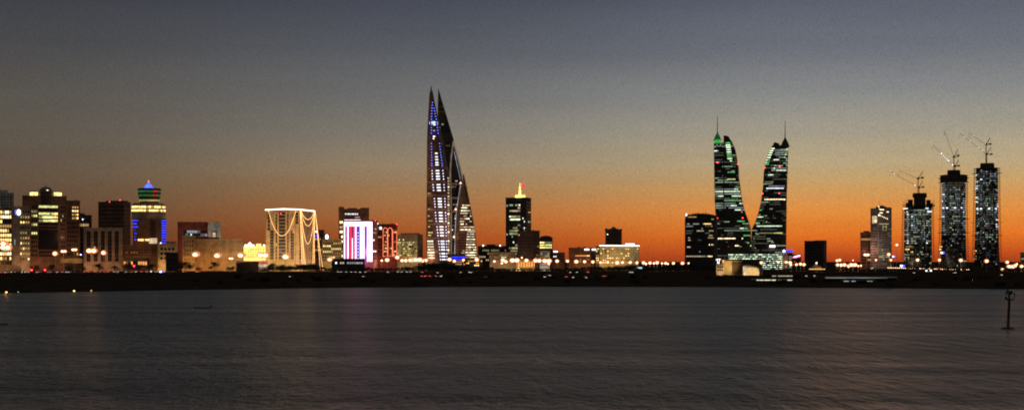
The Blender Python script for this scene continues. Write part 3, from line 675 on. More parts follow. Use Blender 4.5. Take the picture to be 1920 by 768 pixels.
# shift the wing forward of the shaft
for o in T2.root.children:
    if o.name.startswith('wing'): o.location.y = -20
def wb(y, x0, x1, p=.9, pal=('palewin', 'palewin', 'ww', 'wwd')):
    o = wing.band(y, 1.7, [(x0, x1, p)], list(pal), pane=2.0, gap=.14)
    if o: o.location.y = -20
for y, x0, x1, p in ((385, 866, 880, .75), (389.6, 864, 876, .3), (395, 863, 881, .6), (399.7, 862, 882, .9), (405, 868, 884, .9), (410, 861.5, 883, .55), (415, 861, 883, .75), (420, 862, 884, .35), (425.5, 861, 888, .85), (430.6, 860.5, 889, 1), (434, 875, 889, .9)): wb(y, x0, x1, p)
for i in range(11): wb(438.6 + i * 4.9, 874.6 - i * .42, 888.2 + i * .62, 1 if i != 6 else .7)
for y in (470, 474): wb(y, 864, 870, .4)
for i in range(8): wb(440 + i * 5, 857, 873, .04)
for y in (189, 200.5, 210.5): T2.ledge(y, 'louvre_band', .1, .5, 'fin')
for y in (234, 240, 246): T2.band(y, 2.6, [(823.5, 832, .5), (833, 843, .15)], ['gwd', 'gw'], off=.3)
for y in range(268, 330, 6): T2.band(y, 2, [(836, 849, .04)], ['cwx', 'wwx'], off=.3)
for y in (340, 351, 360, 384, 405, 410, 416, 420, 426, 431): T2.band(y, 2.2, [(847, 858, .28), (852, 855, .8 if y > 400 else .2)], ['cw', 'ygd', 'wwd'], off=.3)
def leg(pts, r=.85, mat='fin'):
    mb = MB(); mb.tube(pts, r, 6); mb.build('edge_fin', mat, T2.root)
tp = lambda x, y, o: ((x - T2.xm) * 1910 / F * T2.ca, o, T2.z(y))
leg([tp(850.4, 266, -10), tp(846, 296, -12), tp(844.2, 323, -16), tp(846, 400, -20), tp(846, 480, -22)], 1.0, 'finglow')  # uplight on the legs put into the fins as a faint glow
leg([tp(850.6, 268, -10), tp(858.8, 300, -13), tp(866.6, 334, -19), tp(868.5, 345, -19)], .9, 'finglow')
leg([tp(851.5, 285, -10), tp(862.5, 335, -18), tp(863.8, 345, -22), tp(858.9, 375, -24), tp(855.0, 404, -27), tp(853.0, 440, -30), tp(852.3, 490, -32)], .4, 'fincool')
T2.root['label'] = T2.root['label']
# bridges and turbines between the sails
for i, y in enumerate((345, 371, 397, 423, 448.5, 474)):
    xr = interp([(a, b_) for a, b_ in IN], y)
    Yb = 1892; t = thing('sky_bridge', ['topmost', 'second', 'third', 'fourth', 'fifth', 'lowest'][i] + ' sky bridge spanning the dark gap between the two sail towers', 'bridge', (WX(845, Yb), Yb, WZ(y, Yb)), 0, 'bridges between the sail towers')
    Lb = (xr - 844.5) * Yb / F
    mb = MB(); prof = [(-2.2, 0), (-1.2, -.8), (1.2, -.8), (2.2, 0), (2.2, .9), (-2.2, .9)]
    mb.rings([[(x, q[0], q[1]) for q in prof] for x in (-.6, Lb + .6)]); mb.build('deck', 'fin', t)
    for s_ in (-1, 1):
        mb = MB(); mb.box(-.4, Lb + .4, s_*2.1 - .06, s_*2.1 + .06, 1.9, 2.1)
        for q in range(6): mb.box(Lb*q/5 - .06, Lb*q/5 + .06, s_*2.1 - .05, s_*2.1 + .05, .9, 1.9)
        mb.build('railing', 'steel', t)
    if i in (0, 2, 4):
        t2 = thing('wind_turbine', ['upper', '', 'middle', '', 'lower'][i] + ' wind turbine with a white lamp mounted between the sail towers', 'wind turbine', (WX(xr - .6 - (0 if i == 0 else 1.2), Yb - 5), Yb - 5, WZ(y - (4.5 if i else 1.5), Yb)), 0, 'turbines between the sail towers')
        mb = MB(); mb.rings([[(.9*s2*math.cos(a), yy, .9*s2*math.sin(a)) for a in [2*math.pi*k/8 for k in range(8)]] for yy, s2 in ((-2.5, .5), (-1.5, 1), (2.5, .8))]); mb.tube([(0, .5, -.5), (0, 2, -4)], .5, 6); nac = mb.build('nacelle', 'pale', t2)
        for k in range(3):
            a = math.radians(90 + 120 * k); mb = MB()
            mb.rings([[(math.cos(a)*r_ - math.sin(a)*e*c_, -2.1 + f_*c_*.3, math.sin(a)*r_ + math.cos(a)*e*c_) for e, f_ in ((-1, 0), (0, 1), (1, 0), (0, -1))] for r_, c_ in ((.4, .45), (3, .75), (12, .2))]); mb.build('blade', 'grey', nac)
        mb = MB(); mb.ball((0, -3.2, 0), 1.0); mb.build('lamp', 'lampwarm', nac)
# lit entrance canopy at the foot of the sails
b = Block('entrance_canopy', 'low entrance hall with blue light bands at the foot of the sail towers', 'building', 846, 873, 477, 1842, 14, wall='charcoal', parapet=.3)
for y in (480.5, 485): b.patch('led_strip', 'F', .03, .97, y, y + 2, 'blue', .5)
b.zone('F', .03, .97, 488, 497, 2, 8, .5, ['yw', 'ywd']); b.done()
b = Block('podium_block', 'low podium with amber windows right of the sail towers', 'building', 873, 905, 484, 1850, 16, wall='beige'); b.zone('F', .02, .98, 487, 499, 3, 10, .45, ['yw', 'ywd', 'orange']); b.done()

b = Block('office_block', 'low dark block with two white roof lamps right of the sail towers', 'building', 896, 951, 462, 1990, 26, wall='darkbrown')
b.zone('F', .03, .97, 466, 490, 4, 16, .12, ['ywd', 'ygd', 'wwd'], hf=.45, wf=.6); b.bulb(.18, 460, 'lampcool', 1.0); b.bulb(.76, 460, 'lampcool', 1.0); b.roof(.3, .6, 458); b.done()
b = Block('annex_block', 'low grey annex with small greenish windows below the flag topped tower', 'building', 918, 968, 474, 1900, 18, wall='beige'); b.zone('F', .05, .95, 476, 488, 3, 14, .28, ['gw', 'gwd', 'ygd'], hf=.45, wf=.5); b.done()

# tower with golden spire and flag
b = Block('flag_topped_tower', 'dark tower with a golden lit spire and red flag on its roof', 'building', 948, 996, 371, 1960, split=986, th=16, wall='dark')
b.zone('F', .18, .72, 376, 478, 19, 9, 0, ['gwd', 'gw', 'ygd', 'wwd'], hf=.55, wf=.9, run=.6, piers=False, rows={0: .05, 1: .75, 2: .15, 3: .9, 4: .5, 5: .75, 6: .6, 7: .1, 8: .3, 9: .75, 10: .5, 11: .85, 12: .1, 13: .2, 14: .5, 15: .4, 16: .7, 17: .6, 18: .4})
b.zone('F', .82, .96, 376, 478, 17, 2, .35, ['cw', 'gwd', 'gw'], hf=.5, wf=.6); b.zone('F', .02, .12, 376, 478, 17, 1, .1, ['gwd']); b.zone('R', .1, .9, 376, 478, 17, 3, .2, ['gwd', 'ywd'], hf=.5)
mb = MB(); cx = b.x(.66); cy = 6; kz = lambda y: b.z(y)
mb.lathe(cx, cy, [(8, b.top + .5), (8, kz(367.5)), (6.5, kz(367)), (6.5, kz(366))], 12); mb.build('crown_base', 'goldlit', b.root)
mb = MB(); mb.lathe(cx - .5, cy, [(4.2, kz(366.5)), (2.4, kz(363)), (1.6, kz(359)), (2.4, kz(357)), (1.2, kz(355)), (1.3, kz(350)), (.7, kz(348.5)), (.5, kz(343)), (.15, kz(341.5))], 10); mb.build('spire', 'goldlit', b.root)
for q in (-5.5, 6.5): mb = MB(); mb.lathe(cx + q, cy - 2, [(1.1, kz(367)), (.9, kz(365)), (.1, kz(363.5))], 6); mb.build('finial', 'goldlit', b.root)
mb = MB(); mb.tube([(cx + .6, cy, kz(356)), (cx + .6, cy, kz(341.8))], .15); fp = mb.build('flag_pole', 'gold', b.root)
mb = MB(); n = 8
for q in range(n):
    x0, x1 = cx + .8 + q*.75, cx + .8 + (q+1)*.75; w0, w1 = math.sin(q*.9)*.5, math.sin((q+1)*.9)*.5; d0, d1 = -q*.18, -(q+1)*.18
    mb.face([(x0, cy + w0, kz(349)+d0), (x1, cy + w1, kz(349)+d1), (x1, cy + w1, kz(343.5)+d1), (x0, cy + w0, kz(343.5)+d0)], 1 if q < 2 else 0)
mb.build('flag', ['crimson', 'wwd'], fp); b.done()
spot('flag_light', (WX(975, 1955), 1950, WZ(369, 1955)), (WX(977, 1966), 1966, WZ(345, 1966)), (1, .8, .5), 9000, 60)

b = Block('office_block', 'dark block with few lit windows in front of the flag topped tower', 'building', 970, 1012, 433, 1880, split=1000, th=30, wall='darkbrown')
b.zone('F', .04, .96, 437, 484, 8, 8, .04, ['ywd']); b.zone('R', .05, .95, 437, 486, 9, 5, [.3, .1, .05, .05, .1, .05, .1, .3, .6], ['oranged', 'ywd', 'wwd'], hf=.4); b.done()
b = Block('office_block', 'round cornered block with glowing yellow green top floors', 'building', 1011, 1036, 447, 1900, 18, wall='dark')
b.zone('F', .05, .95, 452, 466, 3, 8, .95, ['yg', 'ygd', 'yw'], hf=.6, wf=.85, piers=False); b.zone('F', .05, .95, 468, 490, 4, 8, .1, ['ygd'])
mb = MB(); mb.lathe(b.x(.5), 9, [(8.2, b.top), (7.5, b.z(443.5)), (4, b.z(441.5)), (.1, b.z(441))], 16); mb.build('cap_roof', 'dark', b.root); b.done()
b = Block('apartment_block', 'pale low block with horizontal balcony lines lit from below', 'building', 1012, 1031, 471, 1790, 14, wall='pale'); b.zone('F', .05, .95, 473, 499, 6, 4, .5, ['wwd', 'cwd', 'gwd'], hf=.4, wf=.8); b.done()
b = Block('office_block', 'small dark block with white windows and a pink roof sign', 'building', 1029, 1059, 474, 1920, 18, wall='darkbrown'); b.zone('F', .05, .95, 478, 492, 3, 8, .25, ['cw', 'cwd', 'ywd'], hf=.5, wf=.5)
mb = MB(); mb.box(b.x(.3), b.x(.55), 1, 1.6, b.top + 1.2, b.top + 2.8); mb.build('roof_sign', 'pinkwhite', b.root); b.roof(.05, .25, 470); b.done()
b = Block('arcade_building', 'low orange lit colonnade behind the street lamps', 'building', 968, 1003, 487, 1800, 12, wall='sand', parapet=.4)
for q in range(7): b.patch('column', 'F', .04 + q*.14, .10 + q*.14, 489, 500, 'sand', .9)
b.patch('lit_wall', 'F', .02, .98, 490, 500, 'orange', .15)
mb = MB(); mb.lathe(b.x(.12), -5, [(3.2, 0), (3.0, 2.2), (2, 3.6), (.1, 4.4)], 12); mb.build('dome', 'yw', b.root); b.done()
b = Block('office_block', 'grey block with two white roof sign boxes left of the wide lit offices', 'building', 1066, 1126, 465, 1900, split=1108, th=25, wall='brown')
b.zone('F', .3, .95, 477, 481, 1, 10, .9, ['orange', 'pinkwhite', 'yw'], hf=.5, piers=False); b.zone('F', .05, .95, 484, 492, 2, 12, .15, ['ywd', 'oranged'])
for u0, u1 in ((.72, .92),): b.patch('sign', 'F', u0, u1, 466, 468.5, 'whitesign', .5)
b.patch('sign', 'R', .1, .9, 466, 468.5, 'whitesign', .5); b.done()
b = Block('ornate_tower', 'small dark tower with a peaked battlement roof against the orange sky', 'building', 1135, 1166, 431, 2200, 24, wall='brown')
mb = MB()
for u, r_, y in ((.06, 2.6, 428), (.94, 2.6, 429)): mb.lathe(b.x(u), 3, [(r_, b.top - .2), (r_, b.z(y + 1.5)), (r_*.6, b.z(y)), (.1, b.z(y - .8))], 8)
mb.lathe(b.x(.5), 4, [(6.8, b.top + .2), (6.5, b.z(429)), (3.8, b.z(427.5)), (2.4, b.z(425.6)), (.2, b.z(424.2))], 12)
for u in (.22, .3, .7, .78): mb.box(b.x(u) - 1, b.x(u) + 1, .3, 3, b.top + .5, b.z(428.6))
mb.build('roof_crest', 'brown', b.root); b.zone('F', .08, .92, 435, 460, 6, 6, .0, ['yw']); b.bulb(.13, 439, 'ww', 1.0); b.done()
b = Block('wide_office_block', 'wide office block with a white roof line and rows of lit arched windows', 'building', 1117, 1199, 461, 1850, split=1124, th=25, side='L', wall='sand', parapet=.2)
b.zone('F', .01, .99, 464, 494, 7, 17, .93, ['ywd', 'yw', 'ygd', 'ygd'], hf=.42, wf=.6, run=.2); b.zone('L', .1, .9, 464, 494, 7, 2, .6, ['ywd', 'yw'])
b.patch('roof_line_light', 'F', -.005, 1.005, 459.5, 460.8, 'whitesign', 1.2)
mb = MB(); mb.box(b.x(.70), b.x(.90), 2, 5, b.top + .6, b.z(456)); mb.build('roof_sign', 'whitesign', b.root); b.roof(.2, .68, 458.6, .2, .8); b.done()
for u in (1137, 1150, 1163, 1178): spot('unseen_flood', (WX(u, 1838), 1838, G + 1), (WX(u, 1852), 1852, G + 14), (1, .62, .2), 16000, 100)  # unseen floods, added without fittings to wash the front
b = Block('low_house', 'low dark house with a teal sign among the trees', 'house', 1192, 1212, 499, 1600, 10, wall='charcoal', parapet=.3); b.patch('sign', 'F', .1, .6, 500.5, 503, 'teallit', .3); b.done()

# ---------------------------------------------------------------- harbour towers
b = Loft('round_tower', 'dark rounded tower with an arched roof left of the harbour towers', 'skyscraper', [(400.5, 1303, 1322), (402, 1291, 1337), (405, 1284, 1345), (512, 1284, 1345)], 2260, lambda y: 18, .5, wall='dark')
b.body(); rgn = random.Random(5)
PRT = {2: .15, 3: .35, 4: .3, 6: .55, 7: .35, 8: .35, 9: .25, 10: .35, 12: .25, 13: .2, 17: .5, 18: .15}
for i in range(22): b.band(407 + i * 4.3, 2.1, [(1286, 1338, PRT.get(i, .06))], ['ywd', 'yw', 'wwd', 'cwd', 'cwx', 'gwx'], pane=2.3, gap=.3, run=.65)
for i in range(0, 22, 3): b.ledge(404.8 + i * 4.3, over=.5, mat='dark')
mb = MB(); mb.lathe(b.P(1287, 402)[0], -5, [(1.6, b.z(408)), (1.4, b.z(404)), (.1, b.z(399))], 8); mb.build('corner_lamp', 'violet', b.root)
mb = MB()
for q in range(7): mb.box(-14 + q*4.2, -12.5 + q*4.2, -3, 0, b.z(402.5), b.z(400 - (q % 3)))
mb.build('roof_equipment', 'dark', b.root)

D28 = lambda y: interp([(250, 12), (330, 19), (500, 24)], y)
F1 = Loft('harbour_tower', 'left harbour tower with green lit pyramid and curved right edge', 'skyscraper',
          [(262, 1356, 1368), (268, 1338.2, 1373), (282, 1338.4, 1379), (301, 1338.6, 1382.5), (312, 1338.8, 1385), (331, 1339, 1385.6), (359, 1339.4, 1389.6), (379, 1340, 1392.4), (395, 1341, 1396.6), (414, 1342, 1403.6), (429, 1343, 1408), (515, 1343, 1410)], 2400, D28, .22, wall='charcoal')
F1.body(y0=268.5)
mb = MB(); k = 2400 / F
prof = [(y, interp([(254.4, 1358), (256, 1366), (268, 1373), (282, 1379), (301, 1382.5)], y)) for y in (301, 290, 282, 275, 268, 262, 256, 254.4)]
mb.rings([[((1357 - F1.xm)*k, yy, F1.z(y)), ((x - F1.xm)*k, yy, F1.z(y))][::1] + [((x - F1.xm)*k, yy + 3, F1.z(y)), ((1357 - F1.xm)*k, yy + 3, F1.z(y))] for y, x in prof for yy in (-10,)]); mb.build('crown_fin', 'charcoal', F1.root)
def pyramid(T, x, xw, yb, yt, ya, mat, pm):
    mb = MB(); k_ = T.Y / F; cx = (x - T.xm) * k_
    mb.lathe(cx, 0, [(xw*k_*.5*1.3, T.z(yb)), (xw*k_*.30*1.3, T.z(yb - (yb-yt)*.45)), (xw*k_*.10*1.3, T.z(yb - (yb-yt)*.8)), (.3, T.z(yt))], 4); o = mb.build('pyramid_roof', mat, T.root)
    mb = MB(); mb.tube([(cx, 0, T.z(yt + 1)), (cx, 0, T.z(ya))], [.75, .35], 6); mb.build('antenna', pm, T.root)
pyramid(F1, 1345.5, 12, 263.5, 245.5, 216, 'greenf', 'steel')
mb = MB(); kk = (1345.8 - F1.xm) * k; mb.box(kk - 5.2, kk + 5.2, -8, 8, F1.z(269), F1.z(262.2)); mb.build('lantern_storey', 'greenb', F1.root)
GW = ['gw', 'gwd', 'gw', 'gwd', 'cwd']
for y in (269, 273.2, 277.3, 281.8, 286, 290.2, 294.4, 298.6, 302.7): F1.band(y, 2.0, [(1360.5 + (y-269)*.12, 1369 + (y - 269) * .13, .95)], ['gw', 'green', 'gw'], pane=2.0, gap=.15, off=1.2)
for y in (272, 276, 283.5): F1.band(y, 1.8, [(1339, 1357, .15)], ['gwd', 'cwd'], off=.4)
F1.band(283.5, 2, [(1339, 1345, 1)], ['cw'], off=.5); F1.band(324, 1.8, [(1364, 1378, .95)], ['green'], pane=2); F1.band(337, 1.9, [(1364, 1379, .9)], ['yg'], pane=2)
for y, x0, x1, pr, pal in ((342.6, 1340, 1386, .9, GW), (347, 1357, 1380, .85, GW), (351, 1358, 1380, .5, ['gwd', 'gwx']), (355.5, 1339.5, 1386, .9, GW), (359.7, 1340, 1388, .92, GW), (364, 1340, 1390, .85, GW), (368.2, 1340, 1390, .9, GW), (372.4, 1357, 1390, .8, ['gwd', 'yg', 'green']), (376.5, 1358, 1391, .8, ['green', 'gwd']),
                           (381.8, 1340, 1393, .85, GW), (386, 1340, 1393, .9, GW), (390, 1340, 1394, .92, GW), (394, 1345, 1396, .8, GW), (398, 1368, 1392, .8, ['wwd', 'ywd']), (415, 1382, 1396, 1, ['green']), (416, 1345, 1368, .3, ['cwd', 'gwd']), (428.3, 1387, 1401.5, 1, ['green', 'gw']),
                           (441.6, 1394, 1407, 1, ['green']), (447, 1346, 1393, .75, ['ww', 'wwd', 'gw']), (455, 1400, 1412, .9, ['green']), (460.5, 1378, 1411, .8, ['ww', 'gw'])):
    F1.band(y, 1.75, [(x0, x1, pr)], pal, pane=2.3, gap=.22, run=.8, off=.5)
for k in range(54):
    y = 270.7 + k * 4.25
    F1.band(y, 1.7, [(1339.5, 1409, .5 if k < 30 else .32)], ['gwx', 'gwx', 'cwx', 'gwx', 'gwd'], pane=2.1, gap=.22, off=.2, run=.82, name='dim_window_band')
for x, y in ((1345.5, 305.5), (1383.4, 308), (1345, 409), (1392.3, 409)): F1.bulb(x, y, 'lampred', 1.0)
mb = MB(); mb.tube([F1.P(1357.2, y, .7) for y in range(272, 500, 8)], .7, 4); mb.build('facade_fin', 'dark', F1.root)
for y in range(279, 500, 9): F1.ledge(y, over=.5, mat='dark')

F2 = Loft('harbour_tower', 'right harbour tower with dark pyramid top and curved left edge', 'skyscraper',
          [(268, 1450, 1460), (272.5, 1448, 1478), (277, 1446, 1478.2), (289, 1440, 1477.8), (303, 1435, 1477.3), (315, 1433.2, 1477), (324, 1432, 1476.6), (352, 1430.4, 1475.8), (360, 1429.3, 1475.3), (379, 1426.6, 1475), (397.5, 1422, 1475), (416, 1416, 1474.6), (429, 1409.5, 1474.4), (515, 1407, 1474)], 2410, D28, .22, wall='charcoal')
F2.body(y0=273.5)
mb = MB(); k2 = 2410 / F; mb.prism([((1449.5 - F2.xm)*k2, -9), ((1461 - F2.xm)*k2, -9), ((1461 - F2.xm)*k2, 6), ((1449.5 - F2.xm)*k2, 6)], F2.z(276), F2.z(270.5))
mb.rings([[((1449.8 - F2.xm)*k2, yy, F2.z(270.4)), ((1452 - F2.xm)*k2, yy, F2.z(267.3)), ((1458.5 - F2.xm)*k2, yy, F2.z(269.2)), ((1460 - F2.xm)*k2, yy, F2.z(270.4))] for yy in (-9, 5)]); mb.build('crown_fin', 'charcoal', F2.root)
pyramid(F2, 1471.5, 13.5, 276, 256, 227, 'charcoal', 'steel')
for y in (279.5, 283.7, 287.6, 291.5, 296.6, 300.8, 305.5, 309): F2.band(y, 2.0, [(F2.edge(y)[0] + .6, F2.edge(y)[0] + 7.5, 1)], ['gw', 'green', 'gw'], pane=2.2, gap=.12, off=.6)
for y, x0, x1, pr, pal in ((283.7, 1453, 1477, .95, GW), (287.6, 1453, 1476, .85, GW), (291.5, 1453, 1476, .9, GW), (296.6, 1460, 1472, .7, GW), (300.8, 1450, 1472, .85, GW), (312, 1444, 1468, .6, ['gwd', 'gw']), (316.8, 1446, 1474, .85, GW), (320.8, 1446, 1474, .8, GW), (329, 1440, 1450, .4, ['ygd', 'gw']), (342, 1434, 1450, .7, ['gwd', 'ygd']),
                           (350, 1432, 1471, .6, GW), (354, 1437, 1474, .6, ['cw', 'gw', 'cwd']), (374.6, 1433, 1472, .5, ['ygd', 'gwd', 'ww']), (390.5, 1424, 1450, .6, ['greend', 'gwd']), (394.5, 1424, 1462, .6, ['gwd', 'green', 'gw']), (403, 1422, 1466, .55, ['gwd', 'cwd']), (407, 1420, 1432, .95, ['green', 'gw']), (416, 1418, 1452, .4, ['gwd']),
                           (419, 1417, 1425, 1, ['green']), (424, 1418, 1466, .8, ['gwd', 'wwd', 'gw']), (432, 1409, 1420, .8, ['gw', 'gwd']), (437, 1414, 1467, .85, ['yg', 'ygd', 'yw']), (454.3, 1428, 1466, .6, ['gwd', 'yg']), (447, 1410, 1418, .6, ['gwd'])):
    F2.band(y, 1.7, [(x0, x1, pr)], pal, pane=2.3, gap=.22, run=.8, off=.5)
for y in (281, 286, 290, 294, 298, 302, 306, 311, 316, 320, 329): F2.band(y, 1.9, [(1474, 1477.5, .9)], ['gw', 'gwd'], pane=3, gap=.05, off=.6)
for k in range(53):
    y = 277.5 + k * 4.25
    F2.band(y, 1.7, [(1409, 1476, .45)], ['gwx', 'gwx', 'cwx', 'gwx', 'gwd'], pane=2.1, gap=.22, off=.2, run=.82, name='dim_window_band')
for x, y in ((1434.2, 315), (1462, 314), (1430, 363.4), (1461, 363.4)): F2.bulb(x, y, 'lampred', 1.0)
mb = MB(); mb.box(*sorted(((1443 - F2.xm)*k2, (1453 - F2.xm)*k2)), -27, -25.5, F2.z(463.4), F2.z(459.8)); mb.build('sign', 'pinksign' if False else 'pinkwhite', F2.root)
for y in range(279, 500, 9): F2.ledge(y + .4, over=.5, mat='dark')

# podium of the harbour towers
b = Block('glazed_podium', 'long glass podium with white lit floors at the foot of the harbour towers', 'building', 1364, 1486, 474, 2280, 30, wall='dark', parapet=.5)
b.zone('F', .01, .88, 475, 486.5, 3, 44, .96, ['gw', 'cwd', 'gwd', 'gw'], hf=.42, wf=.88, run=.3); b.zone('F', .52, .88, 487, 506, 5, 18, .96, ['cwd', 'gw', 'gwd', 'gw'], hf=.42, wf=.88, run=.3); b.zone('F', .94, .99, 475, 506, 8, 3, .8, ['gwd', 'cwd'], hf=.45)
b.done()
b = Block('stair_tower', 'narrow pinkish stair tower with a blue floodlight on its roof', 'building', 1467, 1477, 472, 2240, 10, wall='pinkwall', parapet=.3)
mb = MB(); mb.ball((b.x(.3), -.5, b.top + 1.5), 2.0); mb.build('flood_lamp', 'lampcool', b.root); mb = MB(); mb.box(b.x(.55), b.x(2.0), 1, 5, b.top, b.top + 3.2); mb.build('blue_light_box', 'blue', b.root)
b.zone('F', .2, .8, 476, 506, 7, 2, .2, ['wwd']); b.done()
plight('unseen_flood', (WX(1471, 2225), 2225, WZ(490, 2225)), (1, .75, .6), 6000, .5)  # unseen light added before the stair tower wall, no fitting
b = Block('neon_pavilion', 'low pavilion with a glowing pink neon sign right of the podium', 'building', 1485, 1502, 477, 2100, 12, wall='dark', parapet=.3)
mb = MB(); mb.tube([(b.x(.12), -.6, b.z(482)), (b.x(.5), -.6, b.z(481)), (b.x(.9), -.6, b.z(479))], 1.0, 6); mb.build('neon_sign', 'pinksign', b.root)
mb = MB(); mb.tube([(b.x(.3), -1.0, b.z(480.6)), (b.x(.9), -1.0, b.z(478.4))], .6, 6); mb.build('neon_script', 'pinkwhite', b.root); b.zone('F', .05, .95, 488, 503, 3, 5, .4, ['oranged', 'orange', 'yw']); b.done()

# lit sandstone halls by the water
Yh = 1400; gb = terr(1380, Yh)
b = Block('stone_pavilion', 'small sandstone block with white figure light on its roof', 'building', 1343, 1358, 494, Yh, 8, wall='sand', parapet=.3, base=gb)
mb = MB(); cx = b.x(.27); zt = b.top + .2; q = 8 * Yh / F / 16
mb.tube([(cx - 2.6, 0, zt + 3.9), (cx - .9, 0, zt + 4.3), (cx + .9, 0, zt + 4.5), (cx + 2.2, 0, zt + 4.3)], .18); mb.tube([(cx - 1.4, 0, zt + 4.1), (cx - .6, 0, zt + .6)], .2); mb.tube([(cx + 1.2, 0, zt + 4.4), (cx + .4, 0, zt + .5)], .2); mb.tube([(cx - .9, 0, zt + .5), (cx + .9, 0, zt + .4)], .35)
mb.build('roof_figure_light', 'whitesign', b.root); b.patch('amber_lamp_box', 'F', .76, .98, 487, 493, 'orange', .3); b.zone('F', .1, .9, 497, 509, 2, 3, .0, ['ywd'], piers=False); b.done()
b = Block('curved_stone_hall', 'round ended sandstone hall with one strip of floodlit wall', 'building', 1362, 1392, 489, Yh + 10, 12, wall='sand', parapet=.3, base=gb)
mb = MB(); mb.lathe(b.xa, 5, [(5, -3), (5, b.top), (5.3, b.top), (5.3, b.top + .4), (4.5, b.top + .4)], 24); mb.build('round_end', 'sand', b.root); b.patch('shade_panel', 'F', .34, 1.0, 490, 513, 'darkbrown', .35); b.done()  # dark panel painted in where the wall lies unlit
spot('unseen_flood', (WX(1367, Yh), Yh - 8, gb + .8), (WX(1367, Yh), Yh + 6, gb + 9), (1, .66, .2), 30000, 75)  # unseen spots added to light the sandstone walls, no fittings built
spot('unseen_flood', (WX(1382, Yh), Yh - 6, gb + .8), (WX(1382, Yh), Yh + 10, gb + 9), (1, .5, .16), 900, 80)
spot('unseen_flood', (WX(1350, Yh), Yh - 8, gb + .6), (WX(1350, Yh), Yh, gb + 5), (1, .7, .4), 6000, 90)
b = Block('pavilion_hall', 'low pavilion with a bright cream wall under a thin dark roof', 'building', 1393, 1430, 497, Yh - 5, 12, wall='sand', parapet=0, base=gb)
mb = MB(); mb.box(b.xa - .2, b.xb + .6, -2.2, 12.5, b.top + .02, b.top + .5); mb.build('roof', 'dark', b.root)
b.patch('lit_pylon', 'F', .0, .15, 499, 515, 'wwd', .6); b.patch('dark_fascia', 'F', .16, 1, 497.5, 500, 'brown', 1.6)
for q in range(5): b.patch('wall_panel', 'F', .18 + q*.165, .335 + q*.165, 501, 514, 'sand', .3)
b.done()
spot('unseen_flood', (WX(1416, Yh), Yh - 9, gb + .4), (WX(1414, Yh), Yh, gb + 4.5), (1, .78, .42), 15000, 105)  # unseen spots added to brighten the cream wall
spot('unseen_flood', (WX(1400, Yh), Yh - 12, gb + .4), (WX(1400, Yh), Yh, gb + 5), (1, .78, .45), 12000, 110)

# right hand blocks
b = Block('dark_office_block', 'plain dark cube shaped block alone against the orange sky', 'building', 1508, 1550, 452, 2150, split=1544, th=25, wall='charcoal')
b.zone('F', .04, .96, 456, 494, 7, 9, .01, ['gwx'], hf=.6, wf=.8); b.zone('R', .1, .9, 456, 494, 7, 3, 0, ['gwx']); b.mast(.65, 452, 447); b.clutter(4)
mb = MB(); mb.box(b.x(.5), b.xb + 1.5, -.8, b.d * .6, b.top + 1.02, b.top + 1.5); mb.build('roof_canopy', 'dark', b.root); b.done()
Yt = 1640
t = thing('domed_tent', 'golden lit domed pavilion in front of the plain dark block', 'pavilion', (WX(1531, Yt), Yt, G), 0)
mb = MB(); mb.lathe(0, 0, [(7.5, 0), (7.5, 3), (7.8, 3.2), (6.5, 5), (3.6, 7.2), (.8, 8.2), (.2, 9.6)], 16); mb.build('canopy', 'sand', t)
mb = MB(); mb.ball((0, 0, 10.4), .9); mb.build('finial_lamp', 'lampwarm', t)
for q in range(7):
    a = math.pi * (1.06 + q * .147); mb = MB(); c_, s_ = math.cos(a), math.sin(a)
    mb.face([(7.62*c_ - .8*-s_, 7.62*s_ - .8*c_, .3), (7.62*c_ + .8*-s_, 7.62*s_ + .8*c_, .3), (7.62*c_ + .8*-s_, 7.62*s_ + .8*c_, 2.8), (7.62*c_ - .8*-s_, 7.62*s_ - .8*c_, 2.8)]); mb.build('arch_opening', 'yw', t)
spot('unseen_flood', (WX(1531, Yt), Yt - 18, G + .5), (WX(1531, Yt), Yt, G + 6), (1, .7, .25), 5000, 90)  # unseen spot added to light the pavilion, without a fitting
b = Block('apartment_block', 'short brown slab block left of the half lit tower', 'building', 1613, 1634, 436, 2350, 22, wall='brown'); b.zone('F', .06, .94, 440, 495, 10, 6, .03, ['ywd', 'wwx']); b.roof(.3, .8, 433); b.done()
b = Block('unfinished_tower', 'brown tower with lit broken crown and glowing T shaped light', 'building', 1632, 1672, 390, 2300, split=1647, th=40, side='L', wall='grey', parapet=.4)
b.zone('F', .02, .98, 418, 505, 20, 9, .22, ['wwd', 'ywd', 'wwx', 'cwx', 'wwx', 'cwx'], hf=.5); b.zone('L', .05, .95, 405, 505, 20, 5, .2, ['wwx', 'cwx', 'wwd', 'cwx'], hf=.5)
mb = MB(); b.slab(mb, 'F', .02, .74, b.z(419.8), b.z(418.6), .4, 1.2); mb.build('crossbar_light', 'wwd', b.root)
mb = MB()
for u in (.32, .58): b.slab(mb, 'F', u - .015, u + .015, b.z(431), b.z(419.8), .4, .9)
b.slab(mb, 'F', .32, .58, b.z(431.6), b.z(430.8), .4, .9); mb.build('frame_light', 'ygd', b.root)
for q in range(6): b.bulb(.03 + q * .125, 403 + q * 1.3, 'lampwarm' if q == 0 else 'ww', .75 if q else 1.3)
mb = MB(); b.slab(mb, 'L', .25, .85, b.z(418), b.z(404), .05, .6); mb.build('lit_bay', 'wwd', b.root); b.bulb(.7, 414, 'lampwarm', 1.4, 'L')
mb = MB()
for u0, u1, y in ((.0, .18, 386.5), (.25, .45, 384.8), (.5, .62, 386.4), (.68, .98, 388)): mb.box(b.x(u0), b.x(u1), .5, 6, b.top + .42, b.z(y))
mb.build('crown_frame', 'concrete', b.root)
for u0, u1, y in ((.04, .1, 390), (.1, .4, 392), (.1, .32, 398), (.62, .76, 396)): b.patch('work_light', 'F', u0, u1, y, y + 1.3, 'ww', .5)
b.bulb(.0, 387, 'lampwarm', .8); b.mast(.35, 388, 375, .3)
